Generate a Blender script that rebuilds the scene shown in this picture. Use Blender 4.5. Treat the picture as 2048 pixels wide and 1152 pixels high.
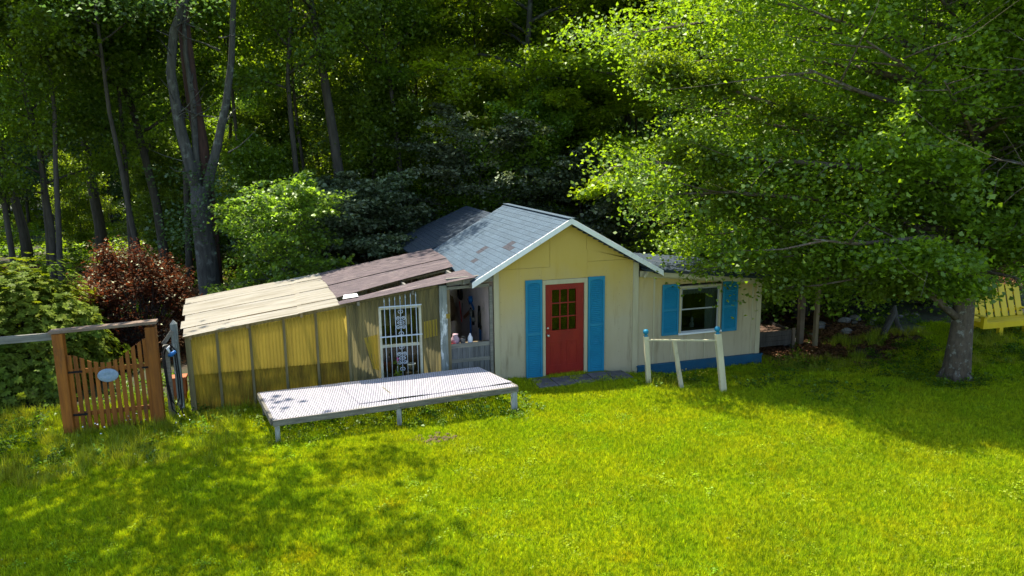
import bpy, bmesh, math, random
import numpy as np
from mathutils import Vector, Matrix, Euler

for o in list(bpy.data.objects):
    bpy.data.objects.remove(o)
SC = bpy.context.scene
COL = SC.collection
R = math.radians

# ------------------------------------------------------------------ camera
CAM_POS = Vector((-4.12, -15.02, 4.95))
yaw, pitch, roll = R(16.8), R(10.49), 0.0133
F0 = Vector((math.sin(yaw), math.cos(yaw), 0)); R0 = Vector((math.cos(yaw), -math.sin(yaw), 0)); U0 = Vector((0, 0, 1))
Fw = F0*math.cos(pitch) - U0*math.sin(pitch); Uc = U0*math.cos(pitch) + F0*math.sin(pitch)
Rt = R0*math.cos(roll) - Uc*math.sin(roll); Up = Uc*math.cos(roll) + R0*math.sin(roll)
cam_d = bpy.data.cameras.new('camera'); cam = bpy.data.objects.new('camera', cam_d); COL.objects.link(cam)
m = Matrix((Rt, Up, -Fw)).transposed().to_4x4(); m.translation = CAM_POS
cam.matrix_world = m
cam_d.sensor_width = 36; cam_d.lens = 1480/2048*36; cam_d.clip_end = 1000
SC.camera = cam

# ------------------------------------------------------------------ light
SUN_EL, SUN_AZ = R(67), R(-27)          # azimuth measured from +Y towards +X
W = bpy.data.worlds.new('World'); SC.world = W; W.use_nodes = True
nt = W.node_tree; bg = nt.nodes['Background']
sky = nt.nodes.new('ShaderNodeTexSky'); sky.sky_type = 'NISHITA'; sky.sun_disc = False
sky.sun_elevation = SUN_EL; sky.sun_rotation = SUN_AZ
nt.links.new(sky.outputs[0], bg.inputs[0]); bg.inputs[1].default_value = 0.15
sd = bpy.data.lights.new('sun', 'SUN'); sd.energy = 4.3; sd.angle = R(0.5); sd.color = (1, .93, .80)
sun = bpy.data.objects.new('sun', sd); COL.objects.link(sun)
tosun = Vector((math.sin(SUN_AZ)*math.cos(SUN_EL), math.cos(SUN_AZ)*math.cos(SUN_EL), math.sin(SUN_EL)))
sun.rotation_euler = tosun.to_track_quat('Z', 'Y').to_euler(); sun.location = (0, 10, 40)
SC.view_settings.view_transform = 'Standard'; SC.view_settings.look = 'None'
SC.view_settings.exposure = 1.35; SC.view_settings.gamma = 1; SC.view_settings.use_curve_mapping = False
SC.cycles.max_bounces = 8; SC.cycles.transparent_max_bounces = 16; SC.cycles.transmission_bounces = 6
SC.cycles.diffuse_bounces = 4; SC.cycles.glossy_bounces = 3
SC.cycles.sample_clamp_indirect = 6

# ------------------------------------------------------------------ materials
def new_mat(name):
    m = bpy.data.materials.new(name); m.use_nodes = True
    n = m.node_tree; n.nodes.clear()
    out = n.nodes.new('ShaderNodeOutputMaterial')
    return m, n, out
def node(n, t, **kw):
    x = n.nodes.new(t)
    for k, v in kw.items(): setattr(x, k, v)
    return x
def mix(n, fac, a, b, blend='MIX'):
    x = node(n, 'ShaderNodeMix', data_type='RGBA', blend_type=blend)
    for i, v in ((0, fac), (6, a), (7, b)):
        if isinstance(v, bpy.types.NodeSocket): n.links.new(v, x.inputs[i])
        elif i == 0: x.inputs[0].default_value = v
        else: x.inputs[i].default_value = (*v, 1)
    return x.outputs[2]
def ramp(n, src, lo, hi):
    x = node(n, 'ShaderNodeMapRange'); n.links.new(src, x.inputs[0])
    x.inputs[1].default_value = lo; x.inputs[2].default_value = hi; return x.outputs[0]
def coords(n, world, stretch):
    if world: c = node(n, 'ShaderNodeNewGeometry').outputs['Position']
    else: c = node(n, 'ShaderNodeTexCoord').outputs['Object']
    mp = node(n, 'ShaderNodeMapping'); n.links.new(c, mp.inputs[0]); mp.inputs['Scale'].default_value = stretch
    return mp.outputs[0]
def noise(n, vec, scale, detail=4, rough=.6):
    x = node(n, 'ShaderNodeTexNoise'); n.links.new(vec, x.inputs['Vector'])
    x.inputs['Scale'].default_value = scale; x.inputs['Detail'].default_value = detail; x.inputs['Roughness'].default_value = rough
    return x.outputs[0]
def pmat(name, c1, c2, scale=3, rough=.7, bump=.15, bscale=30, stretch=(1, 1, 1), c3=None, s3=1.2, t3=(.55, .7), rnd=.0, lo=.35, hi=.65, spec=.3, metal=0, bstretch=None, s3stretch=(1, 1, 1), world=False):
    m, n, out = new_mat(name)
    v = coords(n, world, stretch)
    col = mix(n, ramp(n, noise(n, v, scale), lo, hi), c1, c2)
    if c3:
        col = mix(n, ramp(n, noise(n, coords(n, world, s3stretch), s3, 6, .65), *t3), col, c3)
    if rnd:
        oi = node(n, 'ShaderNodeObjectInfo')
        mr = node(n, 'ShaderNodeMapRange'); n.links.new(oi.outputs['Random'], mr.inputs[0]); mr.inputs[3].default_value = 1-rnd; mr.inputs[4].default_value = 1+rnd
        hs = node(n, 'ShaderNodeHueSaturation'); n.links.new(mr.outputs[0], hs.inputs['Value']); n.links.new(col, hs.inputs['Color']); col = hs.outputs[0]
    p = node(n, 'ShaderNodeBsdfPrincipled'); n.links.new(col, p.inputs['Base Color'])
    p.inputs['Roughness'].default_value = rough; p.inputs['Metallic'].default_value = metal
    p.inputs['Specular IOR Level'].default_value = spec
    if bump:
        b = node(n, 'ShaderNodeBump'); b.inputs['Strength'].default_value = min(1, bump); b.inputs['Distance'].default_value = .02
        n.links.new(noise(n, coords(n, world, bstretch or stretch), bscale, 5), b.inputs['Height']); n.links.new(b.outputs[0], p.inputs['Normal'])
    n.links.new(p.outputs[0], out.inputs[0]); return m
def leaf_mat(name, c1, c2, trans, tw=.45, gloss=.12, nscale=.35, isl=.25, rnd=.12, rough=.38, fine=0, fcol=None):
    """leaf: diffuse top, light passing through, weak sheen; colour drifts through the crown and from leaf to leaf"""
    m, n, out = new_mat(name)
    col = mix(n, ramp(n, noise(n, coords(n, True, (1, 1, 1)), nscale, 3), .35, .65), c1, c2)
    if fine:     # small tufts of other grasses, a few centimetres across
        col = mix(n, ramp(n, noise(n, coords(n, True, (1, 1, .2)), fine, 2, .7), .42, .62), col, mix(n, 1, col, fcol, 'MULTIPLY'))
        col = mix(n, ramp(n, noise(n, coords(n, True, (1, 1, .2)), 1.1, 4, .6), .60, .74), col, mix(n, 1, col, (1.12, .88, .9), 'MULTIPLY'))
    g = node(n, 'ShaderNodeNewGeometry')
    mr = node(n, 'ShaderNodeMapRange'); n.links.new(g.outputs['Random Per Island'], mr.inputs[0]); mr.inputs[3].default_value = 1-isl; mr.inputs[4].default_value = 1+isl*1.3
    oi = node(n, 'ShaderNodeObjectInfo')
    mo = node(n, 'ShaderNodeMapRange'); n.links.new(oi.outputs['Random'], mo.inputs[0]); mo.inputs[3].default_value = 1-rnd; mo.inputs[4].default_value = 1+rnd
    mu = node(n, 'ShaderNodeMath', operation='MULTIPLY'); n.links.new(mr.outputs[0], mu.inputs[0]); n.links.new(mo.outputs[0], mu.inputs[1])
    hs = node(n, 'ShaderNodeHueSaturation'); n.links.new(mu.outputs[0], hs.inputs['Value']); n.links.new(col, hs.inputs['Color'])
    hs2 = node(n, 'ShaderNodeMapRange'); n.links.new(oi.outputs['Random'], hs2.inputs[0]); hs2.inputs[3].default_value = .488; hs2.inputs[4].default_value = .512
    n.links.new(hs2.outputs[0], hs.inputs['Hue'])
    d = node(n, 'ShaderNodeBsdfDiffuse'); n.links.new(hs.outputs[0], d.inputs[0])
    t = node(n, 'ShaderNodeBsdfTranslucent')
    tc = mix(n, 1.0, hs.outputs[0], trans, 'MULTIPLY'); n.links.new(tc, t.inputs[0])
    ms = node(n, 'ShaderNodeMixShader'); ms.inputs[0].default_value = tw; n.links.new(d.outputs[0], ms.inputs[1]); n.links.new(t.outputs[0], ms.inputs[2])
    gl = node(n, 'ShaderNodeBsdfGlossy'); gl.inputs['Roughness'].default_value = rough; gl.inputs[0].default_value = (.7, .8, .55, 1)
    ms2 = node(n, 'ShaderNodeMixShader'); ms2.inputs[0].default_value = gloss; n.links.new(ms.outputs[0], ms2.inputs[1]); n.links.new(gl.outputs[0], ms2.inputs[2])
    n.links.new(ms2.outputs[0], out.inputs[0]); return m
def sheet_mat(name, c1, c2, tint, w_clear, w_trans, stretch, scale=2, dirt=None, dlo=.5, dhi=.75, clear_rough=None):
    """weathered fibreglass: part clear, part scattering"""
    m, n, out = new_mat(name)
    col = mix(n, ramp(n, noise(n, coords(n, True, stretch), scale), .35, .7), c1, c2)
    df = None
    if dirt:
        df = ramp(n, noise(n, coords(n, True, stretch), scale*.7, 6, .7), dlo, dhi); col = mix(n, df, col, dirt)
    d = node(n, 'ShaderNodeBsdfDiffuse'); n.links.new(col, d.inputs[0])
    t = node(n, 'ShaderNodeBsdfTranslucent'); n.links.new(col, t.inputs[0])
    a = node(n, 'ShaderNodeMixShader'); a.inputs[0].default_value = w_trans; n.links.new(d.outputs[0], a.inputs[1]); n.links.new(t.outputs[0], a.inputs[2])
    tr = node(n, 'ShaderNodeBsdfTransparent'); tr.inputs[0].default_value = (*tint, 1)
    b = node(n, 'ShaderNodeMixShader'); b.inputs[0].default_value = w_clear; n.links.new(a.outputs[0], b.inputs[1]); n.links.new(tr.outputs[0], b.inputs[2])
    n.links.new(b.outputs[0], out.inputs[0]); return m
def glass_mat(name, tint=(.75, .8, .78), rough=.02):
    m, n, out = new_mat(name)
    fr = node(n, 'ShaderNodeFresnel'); fr.inputs[0].default_value = 1.5
    mm = node(n, 'ShaderNodeMath', operation='MULTIPLY_ADD'); n.links.new(fr.outputs[0], mm.inputs[0]); mm.inputs[1].default_value = .75; mm.inputs[2].default_value = .0
    gl = node(n, 'ShaderNodeBsdfGlossy'); gl.inputs['Roughness'].default_value = rough
    tr = node(n, 'ShaderNodeBsdfTransparent'); tr.inputs[0].default_value = (*tint, 1)
    ms = node(n, 'ShaderNodeMixShader'); n.links.new(mm.outputs[0], ms.inputs[0]); n.links.new(tr.outputs[0], ms.inputs[1]); n.links.new(gl.outputs[0], ms.inputs[2])
    n.links.new(ms.outputs[0], out.inputs[0]); return m

M = {}
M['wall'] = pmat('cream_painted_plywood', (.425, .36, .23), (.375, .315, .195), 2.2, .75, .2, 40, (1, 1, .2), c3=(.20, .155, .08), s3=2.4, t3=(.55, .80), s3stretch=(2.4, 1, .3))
def wall_height_tint():
    # wall colour turns from cream to stronger yellow with height
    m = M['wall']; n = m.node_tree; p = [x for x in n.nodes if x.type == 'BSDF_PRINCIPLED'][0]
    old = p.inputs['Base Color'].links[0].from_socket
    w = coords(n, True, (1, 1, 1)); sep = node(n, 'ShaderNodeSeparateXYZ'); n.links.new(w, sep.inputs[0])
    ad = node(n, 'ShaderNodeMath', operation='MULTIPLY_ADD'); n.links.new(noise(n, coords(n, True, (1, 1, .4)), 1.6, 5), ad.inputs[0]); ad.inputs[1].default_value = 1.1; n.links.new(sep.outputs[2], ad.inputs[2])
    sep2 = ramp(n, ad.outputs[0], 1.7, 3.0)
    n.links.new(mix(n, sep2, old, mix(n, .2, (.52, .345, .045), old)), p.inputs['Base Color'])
wall_height_tint()
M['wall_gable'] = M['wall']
M['trim'] = pmat('cream_trim', (.45, .395, .25), (.39, .34, .21), 6, .65, .1, 40, (1, 1, .2), c3=(.35, .28, .15), s3=3, t3=(.62, .75))
M['white'] = pmat('white_paint', (.78, .78, .76), (.70, .71, .70), 4, .55, .08, 40, c3=(.42, .40, .34), s3=3.5, t3=(.6, .78))
M['blue'] = pmat('turquoise_blue_paint', (.008, .19, .31), (.006, .16, .27), 3, .5, .06, 50, c3=(.03, .22, .36), s3=5, t3=(.6, .8))
M['dkblue'] = pmat('deep_blue_paint', (.008, .085, .155), (.007, .065, .125), 3, .6, .12, 40, c3=(.05, .10, .10), s3=3, t3=(.58, .78))
M['red'] = pmat('red_door_paint', (.24, .011, .007), (.19, .008, .007), 4, .42, .06, 30, (1, 1, .3), c3=(.40, .06, .03), s3=4, t3=(.62, .8), s3stretch=(2, 1, .5))
M['metal'] = pmat('brushed_knob_metal', (.6, .58, .5), (.5, .48, .42), 8, .3, 0, metal=.9)
M['shingle'] = pmat('blue_grey_asphalt_shingle', (.072, .106, .138), (.058, .088, .118), 22, .92, .5, 160, c3=(.11, .125, .14), s3=2.2, t3=(.5, .75), rnd=.10)
M['shingle_dark'] = pmat('dark_asphalt_shingle', (.030, .046, .064), (.024, .036, .052), 22, .92, .5, 160, c3=(.07, .07, .08), s3=1.8, t3=(.55, .75), rnd=.15)
M['shingle_patch'] = pmat('missing_granule_shingle', (.034, .036, .046), (.05, .048, .056), 30, .9, .5, 160)
M['rollroof'] = pmat('faded_mauve_mineral_roofing', (.15, .115, .115), (.075, .06, .065), 7, .95, .7, 120, (.35, 2.2, 1), c3=(.27, .22, .20), s3=3, t3=(.56, .76), s3stretch=(.5, 2, 1))
M['grey_wood'] = pmat('weathered_grey_wood', (.24, .225, .19), (.13, .125, .105), 5, .85, .4, 60, (.4, 6, 6), c3=(.10, .09, .08), s3=4, t3=(.6, .72), rnd=.12)
M['grey_post'] = pmat('peeling_grey_post', (.25, .27, .25), (.14, .16, .15), 5, .85, .4, 60, (5, 5, .5), c3=(.55, .58, .58), s3=5, t3=(.56, .62), s3stretch=(2, 2, .5), rnd=.1)
M['white_post'] = pmat('peeling_white_post', (.38, .39, .37), (.22, .23, .22), 5, .8, .3, 50, (4, 4, .6), c3=(.16, .16, .15), s3=5, t3=(.54, .66), s3stretch=(2, 2, .5))
M['cream_post'] = pmat('cream_painted_post', (.54, .49, .31), (.44, .39, .25), 4, .7, .2, 50, (3, 3, .4), c3=(.24, .20, .12), s3=3, t3=(.60, .74), s3stretch=(2, 2, .4))
M['gh_wood'] = pmat('old_framing_lumber', (.22, .17, .09), (.13, .10, .055), 5, .85, .3, 60, (4, 4, .4), rnd=.15)
M['stud'] = pmat('olive_stained_stud', (.18, .15, .07), (.11, .09, .04), 5, .85, .3, 60, (4, 4, .4), rnd=.15)
M['cedar'] = pmat('orange_brown_cedar', (.31, .105, .012), (.19, .060, .008), 4, .6, .3, 60, (5, 5, .4), c3=(.08, .04, .02), s3=3, t3=(.56, .75), s3stretch=(2, 2, .5), rnd=.2)
M['cedar_top'] = pmat('greyed_cedar_cap', (.24, .17, .12), (.15, .10, .07), 5, .8, .3, 60, (.5, 6, 6))
M['fg_roof'] = sheet_mat('bleached_fibreglass_roof', (.60, .56, .48), (.44, .40, .32), (.95, .9, .7), .16, .42, (.3, 6, 1), 2.2, dirt=(.20, .16, .10), dlo=.5, dhi=.8)
M['fg_yellow'] = sheet_mat('yellow_fibreglass_panel', (.68, .53, .10), (.54, .42, .085), (.9, .7, .15), .05, .68, (3, 3, .35), 2, dirt=(.34, .26, .07), dlo=.54, dhi=.78)
M['fg_lower'] = sheet_mat('dirty_yellow_fibreglass_panel', (.55, .40, .05), (.36, .27, .04), (.6, .45, .12), .10, .55, (2, 2, .6), 2, dirt=(.12, .09, .03), dlo=.42, dhi=.7)
M['fg_dirty'] = sheet_mat('mossy_grey_fibreglass_panel', (.36, .30, .13), (.26, .23, .12), (.7, .55, .2), .04, .50, (5, 5, .3), 2, dirt=(.10, .10, .06), dlo=.42, dhi=.72)
M['glass'] = glass_mat('window_glass', (.5, .55, .53))
M['iron'] = pmat('pale_painted_iron', (.50, .55, .60), (.36, .42, .50), 10, .5, .1, 50, c3=(.14, .12, .12), s3=12, t3=(.6, .72))
M['lattice'] = pmat('white_plastic_lattice', (.46, .43, .46), (.38, .36, .40), 3, .6, .0, c3=(.42, .40, .34), s3=2.2, t3=(.58, .8))
M['table_wood'] = pmat('silver_grey_deck_wood', (.21, .195, .155), (.11, .10, .08), 4, .85, .4, 60, (.5, 8, 8), c3=(.10, .08, .06), s3=4, t3=(.62, .72), rnd=.1)
M['bench'] = pmat('bright_yellow_paint', (.74, .54, .012), (.68, .48, .012), 4, .5, .08, 40, c3=(.30, .24, .05), s3=6, t3=(.64, .8), rnd=.08)
M['bark_grey'] = pmat('grey_tree_bark', (.080, .078, .072), (.04, .039, .036), 4, .95, .9, 14, (3, 3, .6), c3=(.15, .165, .145), s3=3, t3=(.56, .68))
M['bark_dark'] = pmat('dark_tree_bark', (.080, .070, .058), (.045, .040, .033), 4, .95, .9, 14, (3, 3, .5), c3=(.10, .10, .08), s3=2, t3=(.6, .75))
M['bark_red'] = pmat('reddish_dark_bark', (.085, .045, .035), (.045, .026, .022), 4, .95, .9, 14, (3, 3, .5))
M['bark_ginkgo'] = pmat('mottled_pale_bark', (.13, .10, .072), (.07, .055, .042), 7, .9, .9, 18, (2, 2, .8), c3=(.21, .21, .18), s3=9, t3=(.56, .66))
M['dirt'] = pmat('brown_soil', (.13, .075, .05), (.07, .045, .03), 9, .95, .8, 40, world=True)
M['stone'] = pmat('field_stone', (.24, .22, .20), (.13, .125, .12), 5, .85, .5, 25, rnd=.25)
M['paver'] = pmat('dark_slate_paver', (.13, .125, .13), (.075, .075, .08), 6, .8, .4, 40, rnd=.2)
M['dark_plank'] = pmat('dark_weathered_plank', (.15, .15, .15), (.08, .08, .08), 5, .85, .3, 60, (5, 5, .4), rnd=.2)
M['black'] = pmat('black_rubber', (.015, .015, .015), (.02, .02, .02), 8, .85, 0, spec=.05)
M['interior'] = pmat('dim_interior_wood', (.16, .12, .08), (.10, .075, .05), 3, .9, .1)
M['pinkwall'] = pmat('pinkish_plaster_board', (.74, .62, .57), (.64, .53, .49), 3, .85, .1, 30, c3=(.28, .22, .20), s3=2, t3=(.55, .75))
M['curtain'] = pmat('lace_curtain', (.62, .62, .60), (.45, .46, .46), 18, .9, .4, 60, (1, 1, .3))
M['terracotta'] = pmat('terracotta', (.42, .15, .07), (.32, .11, .05), 6, .85, .1)
M['bluepl'] = pmat('blue_plastic', (.01, .12, .35), (.01, .10, .30), 6, .4, 0)
M['redpl'] = pmat('red_plastic', (.55, .03, .02), (.45, .02, .02), 6, .4, 0)
M['pinkpl'] = pmat('pink_paper', (.55, .38, .42), (.45, .30, .34), 6, .7, .2)
M['orangewd'] = pmat('orange_handle', (.40, .14, .05), (.30, .10, .04), 6, .6, 0)
M['whitepl'] = pmat('white_plastic', (.7, .7, .72), (.6, .6, .62), 6, .4, 0)
M['plaque'] = pmat('blue_grey_stone_plaque', (.30, .38, .46), (.20, .27, .34), 14, .7, .5, 40)
M['tarp'] = pmat('brown_canvas', (.30, .19, .09), (.22, .13, .06), 6, .85, .2)
M['flower_white'] = pmat('white_petals', (.75, .75, .70), (.6, .6, .55), 20, .7, 0)
M['flower_pink'] = pmat('pink_petals', (.55, .05, .25), (.45, .04, .2), 20, .7, 0)
M['flower_yellow'] = pmat('yellow_petals', (.65, .50, .03), (.6, .4, .02), 20, .7, 0)
GT = (1.0, 1.0, .35)
L = {}
L['ginkgo'] = leaf_mat('ginkgo_leaf', (.090, .145, .014), (.13, .19, .018), (3.0, 2.9, .6), .5, .05, .5, .32, rough=.45)
L['maple'] = leaf_mat('sunny_maple_leaf', (.14, .205, .012), (.19, .25, .014), (2.8, 2.8, .6), .46, .04, .4, .3)
L['forest'] = leaf_mat('forest_leaf', (.072, .125, .024), (.105, .16, .026), (3.0, 3.0, .9), .50, .05, .15, .4, .25)
L['forest_blue'] = leaf_mat('bluish_forest_leaf', (.040, .080, .034), (.06, .10, .034), (2.4, 2.6, 1.2), .42, .06, .2, .4, .2)
L['forest_yel'] = leaf_mat('yellow_green_forest_leaf', (.078, .13, .014), (.11, .16, .016), (3.0, 2.9, .6), .50, .04, .2, .35, .2)
L['dogwood'] = leaf_mat('grey_green_dogwood_leaf', (.075, .11, .06), (.12, .14, .08), (1.6, 1.7, .8), .3, .06, .5, .5)
L['redmaple'] = leaf_mat('red_maple_leaf', (.045, .020, .016), (.095, .040, .018), (2.4, 1.4, .8), .38, .03, .8, .45)
L['rhodo'] = leaf_mat('rhododendron_leaf', (.075, .13, .014), (.16, .20, .025), (2.2, 2.1, .5), .3, .012, .9, .5, rough=.5)
L['shrub'] = leaf_mat('fresh_shrub_leaf', (.065, .13, .015), (.09, .15, .018), (2.6, 2.7, .7), .42, .05, .5, .35)
L['weed'] = leaf_mat('weed_leaf', (.06, .12, .014), (.12, .18, .018), (2.0, 2.1, .6), .4, .02, .9, .4)
L['litter'] = leaf_mat('fallen_leaf', (.13, .06, .03), (.20, .10, .05), (1.3, 1.0, .8), .2, .04, 1.0, .5)
L['grass'] = leaf_mat('lawn_blade', (.29, .37, .010), (.40, .44, .012), (1.9, 1.8, .6), .42, .012, .8, .45, .06, fine=15, fcol=(.42, .55, .6))
L['clover'] = leaf_mat('clover_leaf', (.16, .26, .012), (.27, .33, .018), (1.6, 1.6, .6), .4, .01, 1.5, .5)
L['tall'] = leaf_mat('tall_grass_blade', (.16, .23, .012), (.28, .29, .025), (1.8, 1.7, .6), .42, .03, .5, .4, .1)

# ------------------------------------------------------------------ helpers
def tag(o, label=None, cat=None, group=None, kind=None):
    if label: o['label'] = label
    if cat: o['category'] = cat
    if group: o['group'] = group
    if kind: o['kind'] = kind
    return o
def thing(name, label, cat, loc=(0, 0, 0), rz=0, group=None):
    o = bpy.data.objects.new(name, None); COL.objects.link(o); o.location = loc; o.rotation_euler = (0, 0, rz)
    o.empty_display_size = .2
    return tag(o, label, cat, group)
class MB:
    def __init__(s): s.v = []; s.f = []; s.sm = []
    def add(s, vs, fs, smooth=False):
        k = len(s.v); s.v += [tuple(p) for p in vs]; s.f += [tuple(i+k for i in q) for q in fs]; s.sm += [smooth]*len(fs); return s
    def box(s, a, b, mat=None):
        (x0, y0, z0), (x1, y1, z1) = a, b
        vs = [Vector(p) for p in ((x0, y0, z0), (x1, y0, z0), (x1, y1, z0), (x0, y1, z0), (x0, y0, z1), (x1, y0, z1), (x1, y1, z1), (x0, y1, z1))]
        if mat is not None: vs = [mat @ p for p in vs]
        return s.add(vs, [(0, 3, 2, 1), (4, 5, 6, 7), (0, 1, 5, 4), (1, 2, 6, 5), (2, 3, 7, 6), (3, 0, 4, 7)])
    def bar(s, p, q, w, h, up=(0, 0, 1)):
        p, q = Vector(p), Vector(q); d = (q-p); Ln = d.length; d.normalize()
        sx = d.cross(Vector(up)).normalized(); uz = sx.cross(d).normalized()
        mt = Matrix((d, sx, uz)).transposed().to_4x4(); mt.translation = p
        return s.box((0, -w/2, -h/2), (Ln, w/2, h/2), mt)
    def prism(s, pts, y0, y1):
        """polygon in XZ, counter-clockwise seen from -Y, extruded in Y"""
        n = len(pts)
        vs = [(x, y0, z) for x, z in pts] + [(x, y1, z) for x, z in pts]
        return s.add(vs, [tuple(range(n)), tuple(range(2*n-1, n-1, -1))] + [(i, i+n, (i+1) % n+n, (i+1) % n) for i in range(n)])
    def tube(s, pts, rad, n=6, cap=True):
        pts = [Vector(p) for p in pts]; k = len(pts)
        if not hasattr(rad, '__len__'): rad = [rad]*k
        vs = []; ref = None
        for i, p in enumerate(pts):
            d = (pts[min(i+1, k-1)]-pts[max(i-1, 0)]).normalized()
            if ref is None: ref = Vector((1, 0, 0)) if abs(d.x) < .9 else Vector((0, 1, 0))
            a = (ref - d*ref.dot(d)).normalized(); ref = a; b = d.cross(a)
            for j in range(n):
                t = 2*math.pi*j/n; vs.append(p + (a*math.cos(t)+b*math.sin(t))*rad[i])
        fs = [(i*n+j, i*n+(j+1) % n, (i+1)*n+(j+1) % n, (i+1)*n+j) for i in range(k-1) for j in range(n)]
        if cap: fs += [tuple(range(n-1, -1, -1)), tuple((k-1)*n+j for j in range(n))]
        return s.add(vs, fs, True)
    def lathe(s, prof, c=(0, 0, 0), n=12, mat=None):
        vs = [Vector((r*math.cos(2*math.pi*j/n), r*math.sin(2*math.pi*j/n), z)) for r, z in prof for j in range(n)]
        vs = [(mat @ p if mat is not None else p) + Vector(c) for p in vs]
        k = len(prof)
        fs = [(i*n+j, i*n+(j+1) % n, (i+1)*n+(j+1) % n, (i+1)*n+j) for i in range(k-1) for j in range(n)]
        fs += [tuple(range(n-1, -1, -1)), tuple((k-1)*n+j for j in range(n))]
        return s.add(vs, fs, True)
    def build(s, name, mat, parent=None, loc=None, label=None, kind=None, bevel=0):
        me = bpy.data.meshes.new(name); me.from_pydata(s.v, [], s.f); me.materials.append(mat)
        me.polygons.foreach_set('use_smooth', s.sm)
        me.update()
        o = bpy.data.objects.new(name, me); COL.objects.link(o); o.parent = parent
        if loc: o.location = loc
        if label: o['label'] = label
        if kind: o['kind'] = kind
        if bevel:
            b = o.modifiers.new('bevel', 'BEVEL'); b.width = bevel; b.segments = 1; b.limit_method = 'ANGLE'
        return o
def inst(me, name, parent, loc, rot=(0, 0, 0), scale=(1, 1, 1)):
    o = bpy.data.objects.new(name, me); COL.objects.link(o); o.parent = parent; o.location = loc; o.rotation_euler = rot; o.scale = scale
    return o
def quads_obj(name, V, mat, parent=None, link=True, smooth=False):
    """V: (N,4,3) array of separate quads"""
    n = len(V); me = bpy.data.meshes.new(name)
    me.vertices.add(4*n); me.vertices.foreach_set('co', V.reshape(-1).astype(np.float32))
    me.loops.add(4*n); me.loops.foreach_set('vertex_index', np.arange(4*n, dtype=np.int32))
    me.polygons.add(n); me.polygons.foreach_set('loop_start', np.arange(0, 4*n, 4, dtype=np.int32)); me.polygons.foreach_set('loop_total', np.full(n, 4, dtype=np.int32))
    me.update(calc_edges=True); me.materials.append(mat)
    o = bpy.data.objects.new(name, me)
    if link: COL.objects.link(o)
    o.parent = parent
    return o
def gz(x, y):
    """height of the ground"""
    def ss(a, b, t):
        t = np.clip((t-a)/(b-a), 0, 1); return t*t*(3-2*t)
    z = -.26*ss(2.4, 4.0, x)*ss(-2.8, -.8, y)*(1-ss(8.5, 12, x))
    z = z + .035*np.sin(x*.7+1.3)*np.sin(y*.6+.4)*ss(1.5, -3, y) + .02*np.sin(x*1.9)*np.sin(y*1.7+1)*ss(0, -3, y)
    z = z + .5*ss(25, 70, y)
    return z

# ------------------------------------------------------------------ ground
def build_ground():
    xs = np.concatenate([np.linspace(-400, -40, 10)[:-1], np.linspace(-40, 40, 161), np.linspace(40, 400, 10)[1:]])
    ys = np.concatenate([np.linspace(-200, -30, 6)[:-1], np.linspace(-30, 45, 151), np.linspace(45, 500, 10)[1:]])
    X, Y = np.meshgrid(xs, ys); Z = gz(X, Y)
    nx, ny = len(xs), len(ys)
    v = np.stack([X, Y, Z], -1).reshape(-1, 3)
    f = [(j*nx+i, j*nx+i+1, (j+1)*nx+i+1, (j+1)*nx+i) for j in range(ny-1) for i in range(nx-1)]
    m, n, out = new_mat('lawn_and_forest_floor')
    w = coords(n, True, (1, 1, 1))
    lawn = mix(n, ramp(n, noise(n, w, 1.2, 6), .35, .65), (.085, .13, .008), (.13, .16, .012))
    lawn = mix(n, ramp(n, noise(n, w, 9, 4), .5, .75), lawn, (.07, .065, .02))
    floor = mix(n, ramp(n, noise(n, w, 1.1, 6), .4, .6), (.045, .032, .018), (.035, .055, .014))
    sep = node(n, 'ShaderNodeSeparateXYZ'); n.links.new(w, sep.inputs[0])
    ad = node(n, 'ShaderNodeMath', operation='MULTIPLY_ADD'); n.links.new(noise(n, w, .8, 4), ad.inputs[0]); ad.inputs[1].default_value = 2.5; n.links.new(sep.outputs[1], ad.inputs[2])
    col = mix(n, ramp(n, ad.outputs[0], 1.4, 2.6), lawn, floor)
    bx = node(n, 'ShaderNodeMath', operation='MULTIPLY'); n.links.new(ramp(n, sep.outputs[0], 6.7, 7.2), bx.inputs[0]); n.links.new(ramp(n, sep.outputs[0], 12, 11), bx.inputs[1])
    by = node(n, 'ShaderNodeMath', operation='MULTIPLY'); n.links.new(bx.outputs[0], by.inputs[0]); n.links.new(ramp(n, sep.outputs[1], -1.3, -.9), by.inputs[1])
    col = mix(n, by.outputs[0], col, mix(n, ramp(n, noise(n, w, 5, 5), .4, .6), (.09, .045, .03), (.05, .03, .02)))
    p = node(n, 'ShaderNodeBsdfPrincipled'); n.links.new(col, p.inputs[0]); p.inputs['Roughness'].default_value = .95
    b = node(n, 'ShaderNodeBump'); b.inputs['Distance'].default_value = .05; n.links.new(noise(n, w, 12, 6), b.inputs['Height']); n.links.new(b.outputs[0], p.inputs['Normal'])
    n.links.new(p.outputs[0], out.inputs[0])
    me = bpy.data.meshes.new('ground'); me.from_pydata(v.tolist(), [], f); me.materials.append(m); me.polygons.foreach_set('use_smooth', [True]*len(f)); me.update()
    o = bpy.data.objects.new('ground', me); COL.objects.link(o); tag(o, 'mown lawn running back to a shaded woodland floor', kind='structure')
build_ground()

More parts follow.
